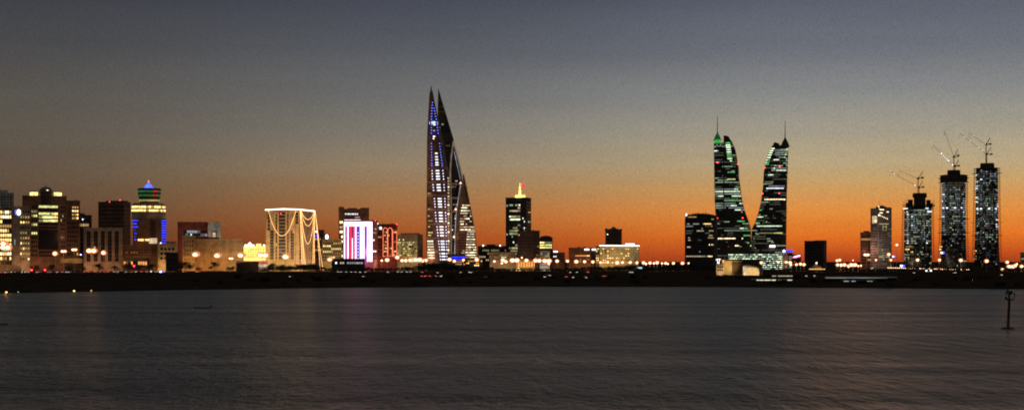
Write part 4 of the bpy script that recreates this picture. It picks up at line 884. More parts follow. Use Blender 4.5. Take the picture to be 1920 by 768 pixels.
b.zone('F', .08, .6, 472, 488, 4, 4, .95, ['yg', 'gwd'], hf=.35, wf=.95, piers=False); b.done()
b = Block('green_lit_house', 'house with green lit wall cut by the right edge', 'house', 1913, 1945, 474, 1750, 16, wall='beige'); b.zone('F', .05, .9, 478, 496, 4, 5, .3, ['gwd', 'ygd']); b.patch('glow_panel', 'F', .03, .5, 497, 504, 'greend', .3); b.done()

# ---------------------------------------------------------------- towers under construction
def building_site_tower(label, lv, Y, core, y0, step, seed, blank, lowtop):
    T = Loft('unfinished_tower', label, 'skyscraper', lv, Y, lambda y: interp([(lv[0][0], 15), (500, 19)], y), .5, wall='charcoal', group='three towers under construction')
    rg_ = random.Random(seed); yb = 500
    inner = Loft('x', '', '', [(l[0], l[1] + 4.5, l[2] - 4.5) for l in lv], Y, lambda y: interp([(lv[0][0], 11), (500, 15)], y), .5, wall='charcoal', par=T.root)
    inner.xm = T.xm; inner.body('shaft', 12)
    y = y0; n = 0
    while y < yb:
        T.ledge(y, over=1.0 if n % 2 == 0 else .45, t=.55)
        xl, xr = T.edge(y)
        f = (y - y0) / (yb - y0)
        pr = blank(f, n)
        if pr > 0:
            w_ = xr - xl; c0, c1 = xl + w_*.36, xl + w_*.72
            inner.band(y + step * .55, step * .55, [(xl + 5, xl + w_*.24, pr * .9), (c0, c1, min(1, pr * 1.0)), (xl + w_*.78, xr - 5, pr * .8)], ['cwd', 'gwd', 'cwx', 'gwx', 'gwd', 'cwx', 'cwd', 'gwx'], pane=2.4, gap=.3, off=1.4, run=.25)
        if f > .02: inner.band(y + step * .5, step * .5, [(xl + 5, xr - 5, .8 if f < .6 else .45)], ['cwx', 'gwx', 'cwx', 'wwx'], pane=2.2, gap=.34, off=.5, run=.3, name='dim_bay_row')
        n += 1; y += step
    mb = MB(); k_ = Y / F
    for u in [i / 9 for i in range(10)]:
        for e in (0,):
            pts = []
            for yy in range(int(y0) + 1, 500, 24):
                xl, xr = T.edge(yy); xx = xl + (xr - xl) * (.02 + .96 * u); pts.append(T.P(xx, yy, .25))
            mb2 = MB(); mb2.tube(pts, .32, 4); mb2.build('column', 'concrete', T.root)
    x0, x1, yt = core; cz = lambda yy: T.z(yy)
    mb = MB(); cx0, cx1 = (x0 - T.xm) * k_, (x1 - T.xm) * k_
    mb.box(cx0 + 2, cx1 - 2, -8, 8, cz(lv[0][0] + 20), cz(yt + 8)); mb.box(cx0, cx1, -9, 9, cz(yt + 8), cz(yt + 1.5)); mb.box(cx0 + 1, cx1 - 1.2, -8.5, 8.5, cz(yt + 1.5), cz(yt))
    for q in range(9): xx = cx0 + (cx1 - cx0) * q / 8; mb.box(xx - .15, xx + .15, -9.2, -9.05, cz(yt + 8), cz(yt - .6 - (q % 2) * .6))
    mb.build('core', 'charcoal', T.root)
    # safety platforms that stick out
    for yy in lowtop:
        T.ledge(yy, 'outrigger_platform', 3.6, .5, 'steel')
    return T
def mast_site(T, pts):
    pass
bl1 = lambda f, n: (0 if f < .02 else .85 if f < .5 else .5 if f < .62 else .12)
TA = building_site_tower('shortest unfinished tower with ragged top and white work lights', [(386, 1694, 1748), (391, 1691, 1751), (500, 1690, 1752)], 2560, (1711.5, 1737, 362), 388, 4.1, 11, bl1, (384,))
mb = MB(); k_ = 2560 / F; rgg = random.Random(2)
for x, yt in ((1696, 376), (1700, 373), (1704, 378), (1708, 374), (1740, 374), (1743, 380), (1747, 377), (1750, 375)):
    cxx = (x - TA.xm) * k_; mb.box(cxx - .3, cxx + .3, -5, -4.4, TA.z(392), TA.z(yt)); mb.box(cxx - 1.6, cxx + 1.6, -5.2, -4.2, TA.z(388 - rgg.random()*4), TA.z(384.5))
for xa, xb, yt in ((1703, 1712, 374), (1736, 1744, 375), (1699, 1706, 380), (1742, 1748, 381)): mb.box((xa - TA.xm)*k_, (xb - TA.xm)*k_, -6, 6, TA.z(390), TA.z(yt))
mb.build('formwork', 'charcoal', TA.root)
TA.band(391, 2.0, [(1693, 1702, 1), (1735, 1741, 1)], ['cw', 'ww'], off=2.5, name='work_light'); TA.band(397, 2, [(1700, 1710, .8), (1738, 1747, .8)], ['cw', 'yw'], off=1.6, name='work_light')
for i in range(14): TA.band(402 + i*4.1, 1.6, [(1700, 1704, .85), (1708, 1712, .8), (1736, 1740, .7)], ['cwd', 'cwd', 'cw', 'wwd'], off=1.5, name='work_light', pane=3.5, gap=.3)
for i in range(6): TA.band(462 + i*5, 1.8, [(1696, 1712, .45)], ['yw', 'ywd', 'ygd'], off=1.5, name='work_light')
bl2 = lambda f, n: (0 if f < .1 else 0 if (.155 < f < .185 or .40 < f < .43 or .53 < f < .55 or .64 < f < .68) else .7 if f < .55 else .4 if f < .72 else .06)
TB = building_site_tower('middle unfinished tower with bare floor slabs and glowing bays', [(327.5, 1762, 1814.5), (400, 1761.5, 1814.5), (470, 1759.5, 1816), (500, 1759, 1817)], 2590, (1776.8, 1800, 319), 329, 4.15, 12, bl2, (334, 342, 410, 436))
mb = MB(); nr = 20; mb.rings([[TB.P(1763 + 50.5*i/nr, 328 + .0, 1.2)[:2] + (TB.z(yy),) for i in range(nr + 1)] + [TB.P(1763 + 50.5*i/nr, 328, 1.2, True)[:2] + (TB.z(yy),) for i in range(nr, -1, -1)] for yy in (341, 328.5)]); mb.build('safety_screen', 'charcoal', TB.root)
for i in range(24): TB.band(344 + i*4.15, 1.8, [(1766, 1771, .8), (1806, 1811, .6)], ['cwd', 'cwd', 'cwx', 'cwd', 'cw'], off=.4, name='work_light', pane=2.6, gap=.3)
bl3 = lambda f, n: (0 if f < .02 else 0 if (.25 < f < .29 or .46 < f < .49 or .585 < f < .62) else .65 if f < .46 else .45 if f < .75 else .05)
TC = building_site_tower('tallest unfinished tower with lit bays at the right', [(314.5, 1826, 1875), (400, 1824.5, 1876), (470, 1822.5, 1878), (500, 1822, 1879.5)], 2620, (1838.5, 1863.5, 306), 316, 4.2, 13, bl3, (325, 417, 441))
for i in range(30): TC.band(320 + i*4.2, 1.8, [(1829, 1834, .6), (1838, 1842, .5), (1867, 1872, .55)], ['cwd', 'cwd', 'cwx', 'cwd', 'cwx', 'cw'], off=.4, name='work_light', pane=2.6, gap=.3)
for q, y in ((TC, 391.5), (TB, 390)): q.band(y, 2.2, [(q.lv[0][1] + 4, q.lv[0][1] + 9, 1), (q.lv[0][1] + 11, q.lv[0][1] + 16, .7), (q.lv[0][1] + 26, q.lv[0][1] + 31, 1), (q.lv[0][1] + 39, q.lv[0][1] + 43, 1)], ['cw'], off=1.8, name='work_light', pane=5)
for T_, yy in ((TB, 462), (TC, 460)):
    for i in range(6): T_.band(yy + i*5, 1.8, [(T_.lv[0][1] - 1, T_.lv[0][1] + 5, .7)], ['yw', 'ywd', 'ygd'], off=.6, name='work_light')

# luffing tower cranes
def lattice(mb, a, b_, w, r=.16, n=8):
    a, b_ = Vector(a), Vector(b_); d = (b_ - a).normalized(); s = d.cross(Vector((0, 1, 0))).normalized() * w / 2; q = Vector((0, w / 2, 0))
    cor = [s + q, s - q, -s - q, -s + q]
    for c in cor: mb.tube([a + c, b_ + c * .6], r, 4)
    for i in range(n):
        p0, p1 = a + (b_ - a) * i / n, a + (b_ - a) * (i + 1) / n
        for j in range(4): mb.tube([p0 + cor[j] * (1 - .4*i/n), p1 + cor[(j + 1) % 4] * (1 - .4*(i+1)/n)], r * .6, 3)
def crane(label, Y, xm, ybase, piv, cnt, atop, tip, lamps, dy):
    P3 = lambda x, y: (WX(x, Y) - WX(xm, Y), dy, WZ(y, Y) - WZ(ybase, Y))
    t = thing('tower_crane', label, 'crane', (WX(xm, Y), Y, WZ(ybase, Y)), 0, 'luffing cranes on the unfinished towers')
    mb = MB(); lattice(mb, (0, dy, -14), P3(*piv), 2.0, .18, 10); mb.build('mast', 'rust', t)
    p = P3(*piv); mb = MB(); mb.box(p[0] - 2, p[0] + 2, dy - 1.8, dy + 1.8, p[2] - 1.2, p[2] + .8); c = P3(*cnt); mb.box(min(p[0], c[0]), max(p[0], c[0]), dy - 1.3, dy + 1.3, p[2] - .3, p[2] + .3); sd = mb.build('slewing_deck', 'rust', t)
    mb = MB(); mb.box(c[0] - 3.5, c[0] + 1.2, dy - 1.5, dy + 1.5, c[2] - 1.3, c[2] + 1.4); mb.build('counterweight', 'concrete', sd)
    mb = MB(); mb.box(p[0] - 1.2, p[0] + 1.0, dy - 3.4, dy - 1.9, p[2] + .2, p[2] + 2.5); mb.build('cab', 'steel', sd)
    at = P3(*atop); mb = MB(); mb.tube([p, at], .34, 4); mb.tube([(p[0] + 2, dy, p[2]), at], .3, 4); mb.tube([c, at], .16, 4); mb.build('a_frame', 'rust', t)
    tp_ = P3(*tip); mb = MB(); lattice(mb, p, tp_, 1.2, .06, 14); jb = mb.build('jib', 'polesteel', t)
    mid = [(p[i] + tp_[i]) / 2 for i in range(3)]; mb = MB(); mb.tube([at, tp_], .09, 3); mb.tube([tp_, (tp_[0], tp_[1], tp_[2] - 7)], .12, 3); cb = mb.build('cable', 'steel', jb)
    mb = MB(); mb.ball((tp_[0], tp_[1], tp_[2] - 7.6), .6, .5, .9, 6, 4); mb.build('hook', 'steel', jb)
    for x, y, r_ in lamps:
        mb = MB(); q = P3(x, y); mb.ball((q[0], q[1] - 1.2, q[2]), r_ * .7, m=0); mb.build('work_lamp', 'lampcool', jb)
crane('lower crane on the shortest unfinished tower, its jib lowest of all', 2560, 1722, 361, (1722, 351.7), (1730.8, 350.8), (1729, 338.4), (1667.7, 320.7), [(1714.3, 347.4, 1.0), (1668.5, 321, .5), (1676, 325.6, .7)], -3)
crane('upper crane on the shortest unfinished tower with a nearly level jib', 2560, 1722.3, 361, (1722.3, 334.2), (1731.5, 332.6), (1730.8, 320.7), (1686.5, 319.6), [], 3)
crane('lower crane on the middle unfinished tower with bright lamps along its jib', 2590, 1789.4, 318, (1789.4, 311.9), (1797.4, 311), (1796, 299.7), (1747.4, 272), [(1764, 288, 1.2), (1767.3, 291.8, .8), (1770.4, 294.9, .8), (1774, 298.2, .9), (1777.2, 301.3, 1.2), (1784.5, 309.2, 1.1)], -3)
crane('upper crane on the middle unfinished tower with a steep jib', 2590, 1789.4, 318, (1789.4, 293.9), (1798.6, 291.2), (1796.7, 279.2), (1771.7, 245), [], 3)
crane('lower crane on the tallest unfinished tower with four small jib lamps', 2620, 1848.8, 305, (1848.8, 289.3), (1858.7, 289.3), (1857.3, 275.8), (1798.7, 250.4), [(1807, 257, .5), (1817.5, 264.8, .6), (1833.3, 277, .7), (1840.8, 282.2, .7)], -3)
crane('upper crane on the tallest unfinished tower, highest of all the cranes', 2620, 1849.9, 305, (1849.9, 270.6), (1858.6, 269.9), (1857.6, 257.2), (1818.2, 249.5), [(1826, 254, .6), (1848, 270, .7)], 3)

# point lights without fittings, added before the facades to brighten their walls
for px, Yf, zz, off, pw, colr in ((5, 1760, 4, 12, 5000, (1, .5, .2)), (40, 1745, 3, 14, 9000, (1, .5, .22)), (50, 1745, 16, 16, 4000, (1, .55, .3)), (66, 1850, 6, 18, 7000, (1, .42, .18)), (112, 1850, 8, 18, 9000, (1, .42, .2)), (118, 1850, 45, 26, 9000, (1, .5, .3)), (140, 1960, 30, 30, 8000, (1, .45, .22)),
        (168, 1780, 4, 16, 6000, (1, .45, .2)), (194, 1780, 6, 18, 7000, (1, .45, .2)), (218, 1780, 4, 16, 6000, (1, .45, .2)), (238, 1950, 20, 25, 12000, (1, .4, .2)), (262, 1750, 3, 12, 3500, (1, .4, .14)), (240, 1750, 3, 12, 3500, (1, .4, .14)), (284, 1750, 4, 10, 3500, (1, .45, .18)), (280, 1830, 14, 16, 12000, (1, .45, .22)),
        (303, 1740, 3, 12, 9000, (1, .55, .18)), (326, 1740, 5, 12, 8000, (1, .5, .16)), (350, 1800, 3, 13, 12000, (1, .42, .09)), (360, 2000, 24, 30, 22000, (1, .34, .2)), (400, 1990, 40, 26, 9000, (.8, 1, .8)), (362, 1800, 8, 12, 6000, (1, .42, .09)), (380, 1830, 2, 13, 12000, (1, .37, .06)), (402, 1830, 2, 13, 12000, (1, .37, .06)), (424, 1830, 2, 13, 10000, (1, .37, .06)), (445, 1830, 2, 13, 8000, (1, .37, .06)),
        (505, 1800, 3, 15, 9000, (1, .62, .3)), (518, 1800, 1.5, 7, 60000, (1, .66, .3)), (540, 1800, 1.5, 7, 60000, (1, .66, .3)), (552, 1800, 2, 12, 9000, (1, .6, .26)), (568, 1800, 1.5, 5, 34000, (1, .68, .34)), (579, 1805, 1.5, 5, 34000, (1, .68, .34)), (593, 1815, 1.5, 5, 11000, (1, .68, .34)), (512, 1800, 22, 24, 52000, (1, .56, .2)), (545, 1800, 22, 24, 52000, (1, .56, .2)), (530, 1800, 55, 30, 18000, (1, .55, .28)), (574, 1800, 26, 26, 46000, (1, .58, .25)),
        (595, 1900, 4, 14, 4000, (1, .5, .25)), (622, 1880, 3, 14, 9000, (1, .6, .2)), (640, 2000, 50, 26, 8000, (1, .5, .3)), (685, 2000, 55, 26, 9000, (1, .5, .3)), (703, 1765, 20, 14, 5000, (1, .3, .4)), (715, 1790, 10, 14, 5000, (1, .36, .22)), (742, 1790, 20, 14, 4000, (1, .25, .15)), (760, 1880, 3, 13, 9000, (1, .7, .25)), (778, 1880, 3, 13, 9000, (1, .7, .25)),
        (802, 1850, 20, 20, 9000, (1, .5, .35)), (842, 1840, 60, 30, 12000, (1, .6, .5)), (885, 1870, 20, 20, 9000, (1, .5, .35)), (870, 1870, 60, 30, 9000, (1, .5, .4)), (925, 1900, 3, 14, 5000, (1, .6, .25)), (950, 1900, 3, 14, 6000, (1, .6, .25)), (985, 1800, 3, 10, 5000, (1, .5, .12)), (1006, 1880, 4, 14, 6000, (1, .4, .15)), (1020, 1790, 2, 10, 5000, (1, .9, .7)), (1045, 1920, 3, 15, 4000, (1, .45, .2)),
        (1080, 1900, 3, 13, 7000, (1, .5, .15)), (1100, 1900, 3, 13, 6000, (1, .5, .15)), (1370, 2380, 4, 30, 9000, (1, .45, .2)), (1620, 2350, 30, 40, 20000, (1, .4, .25)), (1640, 2300, 40, 30, 22000, (1, .62, .42)), (1660, 2300, 30, 40, 30000, (1, .62, .45)), (1698, 2560, 10, 30, 12000, (1, .7, .4)), (1770, 2590, 10, 30, 6000, (1, .8, .5))):
    plight('facade_fill', (WX(px, Yf - off), Yf - off, G + zz), colr, pw, .5)

plight('pink_fill', (WX(668, 1735), 1735, G + 24), (1, .16, .34), 42000, 3.0, None, 3.0)  # added point light that tints the water pink below the striped facade
# ================================================================== trees
wallmat('leaf', (.035, .05, .018), rough=.8, var=.6, scale=.9)
wallmat('leafdark', (.02, .03, .012), rough=.85, var=.6, scale=.9)
def make_tree(label, h, wid, seed, mat, cat='tree', name='broadleaf_tree', trunk_h=.28, shrub=False):
    rg = random.Random(seed); t = thing(name, label, cat, (0, 0, 0))
    mb = MB(); th_ = h * trunk_h
    mb.tube([(0, 0, -1), (rg.uniform(-.1, .1), 0, th_*.6), (rg.uniform(-.3, .3), rg.uniform(-.2, .2), h*.6)], [.03*h, .025*h, .012*h], 6)
    limbs = []
    for k in range(7):
        a = rg.uniform(0, 6.28); r = rg.uniform(.2, .42) * wid; e = (r*math.cos(a), r*math.sin(a), h * rg.uniform(.45, .82)); limbs.append(e)
        mb.tube([(0, 0, h * rg.uniform(.2, .45)), (e[0]*.5, e[1]*.5, e[2]*.8), e], [.014*h, .01*h, .004*h], 4)
    mb.build('trunk', 'bark', t)
    mb = MB(); cl = [(e[0], e[1], e[2], rg.uniform(.13, .24) * wid) for e in limbs] + [(rg.uniform(-.15, .15)*wid, rg.uniform(-.15, .15)*wid, h * rg.uniform(.7, .9), rg.uniform(.12, .2)*wid) for _ in range(4)]
    if shrub: cl += [(rg.uniform(-.4, .4)*wid, rg.uniform(-.3, .3)*wid, h * rg.uniform(.1, .4), .2*wid) for _ in range(6)]
    for x, y, z, r in cl:
        for k in range(64):
            d = Vector((rg.gauss(0, 1), rg.gauss(0, 1), rg.gauss(0, .75))).normalized() * r * rg.uniform(.45, 1.1)
            c = Vector((x, y, z)) + d; c.z = max(c.z, .15)
            u = Vector((rg.gauss(0, 1), rg.gauss(0, 1), rg.gauss(0, 1))).normalized(); v = u.orthogonal().normalized(); s = rg.uniform(.28, .6)
            mb.face([c + u*s, c + v*s*.6, c - u*s, c - v*s*.6])
    mb.build('crown', mat, t); return t
TL = 'dark broadleaf tree in the unlit belt of trees along the shore'
BL = 'low dark bush on the sloping bank above the water'
protos = [make_tree(TL, 10, 11, 31, 'leafdark'), make_tree(TL, 10, 13, 32, 'leaf'), make_tree(TL, 10, 9, 33, 'leafdark'), make_tree(TL, 10, 15, 34, 'leafdark'), make_tree(TL, 10, 12, 35, 'leaf')]
bushes = [make_tree(BL, 4, 8, 41, 'leafdark', 'bush', 'bush', .15, True), make_tree(BL, 4, 11, 42, 'leafdark', 'bush', 'bush', .15, True), make_tree(BL, 4, 7, 43, 'leaf', 'bush', 'bush', .15, True)]
used = set()
def plant(pr, k, px, Y, h, base, grp, rg, label=None):
    p = pr[k]; s = h / (10 if pr is protos else 4); sc_ = (s * rg.uniform(.9, 1.25), s * rg.uniform(.9, 1.2), s)
    z = terr(px, Y); loc = (WX(px, Y), Y, z - .15)
    if id(p) not in used:
        used.add(id(p)); p.location = loc; p.scale = sc_; p.rotation_euler = (0, 0, rg.uniform(0, 6.28)); p['group'] = grp
        if label: p['label'] = label
    else: dup(p, loc, rg.uniform(0, 6.28), sc_, label or p['label'], grp)
rt = random.Random(77)
TOP = [(330, 503), (345, 491), (360, 499), (430, 503), (505, 500), (555, 496), (585, 494), (600, 499), (640, 501), (700, 500), (745, 501), (790, 497), (805, 492), (830, 490), (848, 493), (870, 499), (900, 499), (950, 501), (1000, 503), (1040, 504), (1065, 501), (1100, 500), (1130, 499), (1160, 497), (1175, 496), (1200, 499), (1225, 500), (1250, 497), (1275, 495), (1300, 493), (1340, 497)]
x = 478.0
while x < 1345:
    Y = rt.uniform(1590, 1700); yt = interp(TOP, x) + rt.uniform(-1, 2.5); h = max(4.5, WZ(yt, Y) - G)
    plant(protos, rt.randrange(5), x, Y, h, G, 'trees of the dark belt along the shore', rt); x += rt.uniform(4.5, 8)
x = 490.0
while x < 1345:                                             # second, lower row nearer the water
    Y = rt.uniform(1540, 1585); yt = interp(TOP, x) + rt.uniform(2, 6); h = max(3.5, WZ(yt, Y) - G)
    plant(protos, rt.randrange(5), x, Y, h, G, 'trees of the dark belt along the shore', rt); x += rt.uniform(8, 15)
for px, yt in ((338, 492), (347, 489), (356, 495), (372, 500), (396, 497), (402, 488), (430, 500), (438, 498), (505, 497), (512, 492), (528, 494), (540, 497)):
    Y = rt.uniform(1630, 1690); plant(protos, rt.randrange(5), px, Y, max(5, WZ(yt, Y) - G), G, 'trees of the dark belt along the shore', rt)
for px, yt in ((66, 497), (98, 495), (128, 498), (152, 496), (185, 494), (215, 497), (240, 492), (262, 495), (286, 493)):
    Y = rt.uniform(1625, 1670); plant(protos, rt.randrange(5), px, Y, max(5, WZ(yt, Y) - G), G, 'small trees among the lamps of the shore road', rt, 'small tree standing among the lamps of the shore road')
x = 1436.0
while x < 1925:
    Y = rt.uniform(1600, 1690); yt = 506 + rt.uniform(-2, 3) - (6 if x > 1690 else 0); h = max(4, WZ(yt, Y) - G)
    plant(protos, rt.randrange(5), x, Y, h, G, 'trees below the unfinished towers', rt, 'dark tree in the unlit strip below the unfinished towers and pavilions'); x += rt.uniform(8, 14)
for k in range(90):
    px = rt.uniform(340, 1925); s = rt.uniform(15, 260); Y = shoreY(px) + s
    if 1340 < px < 1435 and Y > 1300: continue
    plant(bushes, rt.randrange(3), px, Y, rt.uniform(1.2, 3.2), 0, 'bushes on the bank', rt)

# ================================================================== street lamps
def lamp_proto(label, kind):
    t = thing('street_lamp', label, 'street lamp')
    return t
def street_lamp(px, y, Y, kind, label, group, big=1.0, power=2500, col=(1, .62, .34), mat='lampwarm'):
    z0 = terr(px, Y); h = WZ(y, Y) - z0
    t = thing('street_lamp', label, 'street lamp', (WX(px, Y), Y, z0), 0, group)
    mb = MB(); mb.lathe(0, 0, [(.5, -1), (.5, .8), (.26, .9), (.16, h - .3)], 8); mb.build('pole', 'polesteel', t)
    if kind == 'double':
        for s in (-1, 1):
            mb = MB(); mb.tube([(0, 0, h - .6), (s*1.0*big, 0, h + .1), (s*2.0*big, 0, h + .15)], .1, 5); ar = mb.build('arm', 'polesteel', t)
            mb = MB(); mb.ball((s*1.3*big, 0, h - .15), 1.15*big, .8*big, .85*big, 10, 6); mb.build('lamp_head', mat, ar)
            mb = MB(); mb.ball((s*1.4*big, 1.2*big, h - .1), 1.9*big, .4*big, 1.5*big, 12, 6); mb.build('halo_disc', 'glowwarm', ar)  # dim glowing disc added behind the head as a halo
    elif kind == 'ring':
        mb = MB(); mb.lathe(0, 0, [(.4, h - .6), (1.7*big, h), (1.7*big, h + .25), (.3, h + .5)], 12); mb.build('crown_ring', 'steel', t)
        mb = MB()
        mb.ball((0, -.3*big, h - .45*big), 1.4*big, 1.2*big, .95*big, 12, 6); mb.build('lamp_head', mat, t)
        mb = MB(); mb.ball((0, 2.2*big, h - .4), 2.6*big, .3*big, 1.7*big, 12, 6); mb.build('halo_disc', 'glowwarm', t)  # glow disc put in as the bloom around the head
    else:
        mb = MB(); mb.tube([(0, 0, h - .5), (0, -.5, h + .1), (0, -1.4, h + .2)], .09, 5); mb.build('arm', 'polesteel', t)
        mb = MB(); mb.ball((0, -1.6, h), 1.15*big, 1.0*big, .95*big, 10, 6); mb.build('lamp_head', mat, t)
        mb = MB(); mb.ball((0, -.3, h + .05), 2.1*big, .4*big, 1.7*big, 12, 6); mb.build('halo_disc', 'glowwarm', t)  # added halo disc, glowing without being a lamp
    if power: plight('lamp_or_glint_light', (0, -2.2, h - 1.2), col, power, .7, t, 4.0 if px in (6, 171, 366) else 0.0)
LG = 'tall mast lamps along the left shore road'
for px, y, k, big, lab in ((103.5, 475, 'single', 1.3, 'tall street lamp with a pink white head in front of the domed tower'), (119, 470.5, 'double', .9, 'street lamp right of the domed tower above the amber wall'), (139, 467.5, 'double', .9, 'street lamp standing left of the beige flats, head in the air'),
                        (171, 469.5, 'double', 1.6, 'big double headed mast lamp in front of the beige flats'), (194.5, 473.5, 'single', 1.3, 'street lamp at the right side of the beige flats'),
                        (366, 475.5, 'ring', 1.5, 'big mast lamp in front of the long sand coloured block'), (407, 477.5, 'ring', 1.5, 'mast lamp with lit white foot left of the yellow hotel'), (451, 477, 'ring', 1.5, 'mast lamp at the left side of the yellow hotel'),
                        (433, 484, 'double', .7, 'lower street lamp between two mast lamps left of the yellow hotel'), (493, 478, 'double', 1.7, 'very bright mast lamp in front of the right end of the yellow hotel'), (535.5, 479.5, 'ring', 1.7, 'mast lamp in front of the garlanded tower'),
                        (618, 485, 'ring', 1.1, 'mast lamp between the garlanded tower and the striped light facade'), (6, 455, 'ring', 1.5, 'mast lamp before the bright yellow offices, upper of the two'), (10, 463.5, 'double', 1.7, 'bright mast lamp before the bright yellow offices, lower of the two')):
    street_lamp(px, y, 1640 + (px * 7) % 30, k, lab, LG, big * 1.35, 26000 if px in (6, 171, 366) else 5200, (1, .45, .16) if px in (6, 171, 366) else (1, .62, .34))
PL = 'streetlamp in the long row between the trees and the buildings'
for px, y, big in ((716, 488, .8), (726, 487, 1.5), (745, 482, 1.5), (754, 488, 1.2), (761, 488, 1.3), (769, 487.5, 1.3), (777, 487, 2), (783, 486.5, 1.8), (788, 488, 1.6), (799, 487.5, 1.2), (843, 486, 1.3), (852, 489, 1), (869, 487, .9), (894, 486.5, 1.4), (927, 489.5, .9), (943, 487.5, 1.5), (941, 493, .8), (948.5, 490, 1.2), (958.5, 490, .9), (965, 487.5, 1.9), (978.5, 482.5, .6), (987, 488, 1.4),
                   (1007.5, 488, 1.6), (1025.5, 488.5, 1.8), (1029, 494, .9), (1044.5, 489, 1.2), (1064, 489, 1.1), (1080.5, 490, 1.4), (1096, 490, 1.1), (1111.5, 490.5, 1.1), (1126, 491.5, .9), (1139.5, 491, .9), (1157, 492, 1.5), (1167, 491.5, 1), (1181.5, 491.5, 1.1), (1194, 492, 1), (1206.5, 492, 1.2), (1211, 494, .8), (1218.5, 492.5, 1.1), (1226, 493, .8), (1232, 492, 1.2), (1241, 493, .7), (1248, 493, 1), (1252, 494, .7), (1262.5, 493, 1), (1279.5, 493, 1.2), (1291, 493, .7)):
    big = big * 1.12; street_lamp(px, y, 1712 + (px * 13) % 46, 'single' if big < 1.75 else 'double', PL, 'streetlamps in the long row behind the dark trees', big, 1500 if big > .6 else 500)
PR = 'streetlamp in the scattered row on the right of the harbour towers'
for px, y, big in ((1427, 492, 1), (1459, 491, .8), (1474, 491, .9), (1481, 492, 1.2), (1482.5, 496, .8), (1493, 495.5, .9), (1500.5, 494.5, 1), (1507, 495.5, 1.1), (1569, 488, .9), (1574, 487, 1), (1570, 496, 1.1), (1577, 496.5, 1.2), (1583, 496, 1.2), (1591, 498, 1.2), (1600, 496, 1.5), (1609, 498, .7), (1614, 497.5, .6), (1599, 487.5, .5), (1642, 487, .7), (1666, 476.5, 1.1), (1670, 487, .8), (1681, 458.7, .9), (1720, 487, 1.1), (1761, 487, 1), (1801, 487.5, 1.2), (1849.5, 489, 1.3), (1888, 491, 1.1), (1879.5, 503.5, 1.1), (1896, 499, 1.5), (1903, 497.5, 1.2), (1906, 494.5, .7), (1915, 499, 1.2)):
    big *= 1.15; street_lamp(px, y, 1706 + (px * 11) % 40, 'single' if big < 1.5 else 'double', PR, 'streetlamps right of the harbour towers', big, 900 if big > .6 else 350)
street_lamp(1625, 477, 1720, 'double', 'tall street lamp with a bright head in front of the short brown slab block', None or 'mast lamp by the brown slab', 1.3, 2200)
# blue floodlights
for px, y, Y, lab, big in ((1690.5, 498, 1705, 'brightest blue white floodlight low at the left end of the dotted bridge', 1.5), (1766, 473.5, 2400, 'blue white floodlight hung low on the middle unfinished tower', 2.0), (1675, 480.5, 1735, 'bluish floodlight on a pole left of the shortest unfinished tower', 1.1), (1741, 507, 1500, 'pair of bluish floodlights under the dotted bridge', .9), (302, 509.5, 1560, 'dazzling white floodlight at the road beside the black billboard', 1.3), (284, 508.5, 1570, 'small greenish floodlight left of the dazzling one by the billboard', .8), (152, 477, 1700, 'bluish floodlight right of the amber wall', .9)):
    z0 = terr(px, Y); h = WZ(y, Y) - z0
    t = thing('floodlight', lab, 'floodlight', (WX(px, Y), Y, z0))
    mb = MB(); mb.lathe(0, 0, [(.35, -1), (.3, .5), (.18, max(.6, h - .4))], 8); mb.build('post', 'polesteel', t)
    for s in ((-1, 1) if 'pair' in lab else (0,)):
        mb = MB(); mb.box(s*2.4 - 1.3*big, s*2.4 + 1.3*big, -.3, .9, h - .8*big, h + .9*big); mb.build('housing', 'steel', t)
        mb = MB(); mb.ball((s*2.4 - (.35 if s == 0 else 0), -.5, h), 1.05*big, .5, .8*big); mb.build('lamp', 'lampgreen' if 'green' in lab else 'lampcool', t)
        if s == 0 and 'green' not in lab: mb = MB(); mb.ball((1.3*big, -.4, h), 1.2*big, .4, .9*big); mb.build('blue_filter', 'bluesign' if px > 1600 else 'blue', t)

# traffic lights
for px, y, lab in ((59.5, 508, 'red traffic light on the road, left of the pair'), (84.5, 508, 'red traffic light on the road, right of the pair'), (251.5, 498, 'red traffic light standing above the cars left of the billboard')):
    Y = 1566; z0 = terr(px, Y); h = max(2.6, WZ(y, Y) - z0) ; t = thing('traffic_light', lab, 'traffic light', (WX(px, Y), Y, z0))
    mb = MB(); mb.tube([(0, 0, -1), (0, 0, h - .8)], .12, 6); mb.build('pole', 'polesteel', t)
    mb = MB(); mb.box(-.4, .4, -.3, .3, h - 1.6, h + .6); sh_ = mb.build('signal_head', 'dark', t)
    mb = MB(); mb.ball((0, -.45, h), .9, .35, .9); mb.build('red_lens', 'lampred', sh_)
    for zz in (h - .55, h - 1.15): mb = MB(); mb.ball((0, -.32, zz), .25, .1, .25, 8, 4); mb.build('dark_lens', 'glass', sh_)
t = thing('amber_wall_panel', 'long low amber lit billboard panel under the street lamps', 'billboard', (WX(134, 1625), 1625, G), 0.3)
mb = MB(); hw = 21 * 1625 / F; z0, z1 = WZ(493, 1625) - G, WZ(484, 1625) - G; mb.box(-hw, hw, -.3, .3, z0, z1); mb.build('panel', 'sand', t)
for q in (-.8, -.3, .3, .8): mb = MB(); mb.tube([(hw*q, .1, -1), (hw*q, .1, z0 + .2)], .2, 6); mb.build('leg', 'steel', t)
for q in (-.6, 0, .6): mb = MB(); mb.tube([(hw*q, -.3, z1), (hw*q, -2.0, z1 + .7)], .06, 4); mb.box(hw*q - .5, hw*q + .5, -2.2, -1.8, z1 + .5, z1 + .75); mb.build('panel_lamp', 'steel', t)
for q in (-.6, .6): spot('panel_light', (hw*q, -6, z1 + 3), (hw*q*.6, 0, (z0+z1)/2), (1, .5, .12), 2600, 130, .4, t)
t = thing('amber_wall_panel', 'small square amber board near the left edge above the cars', 'billboard', (WX(32, 1610), 1610, G), 0.3)
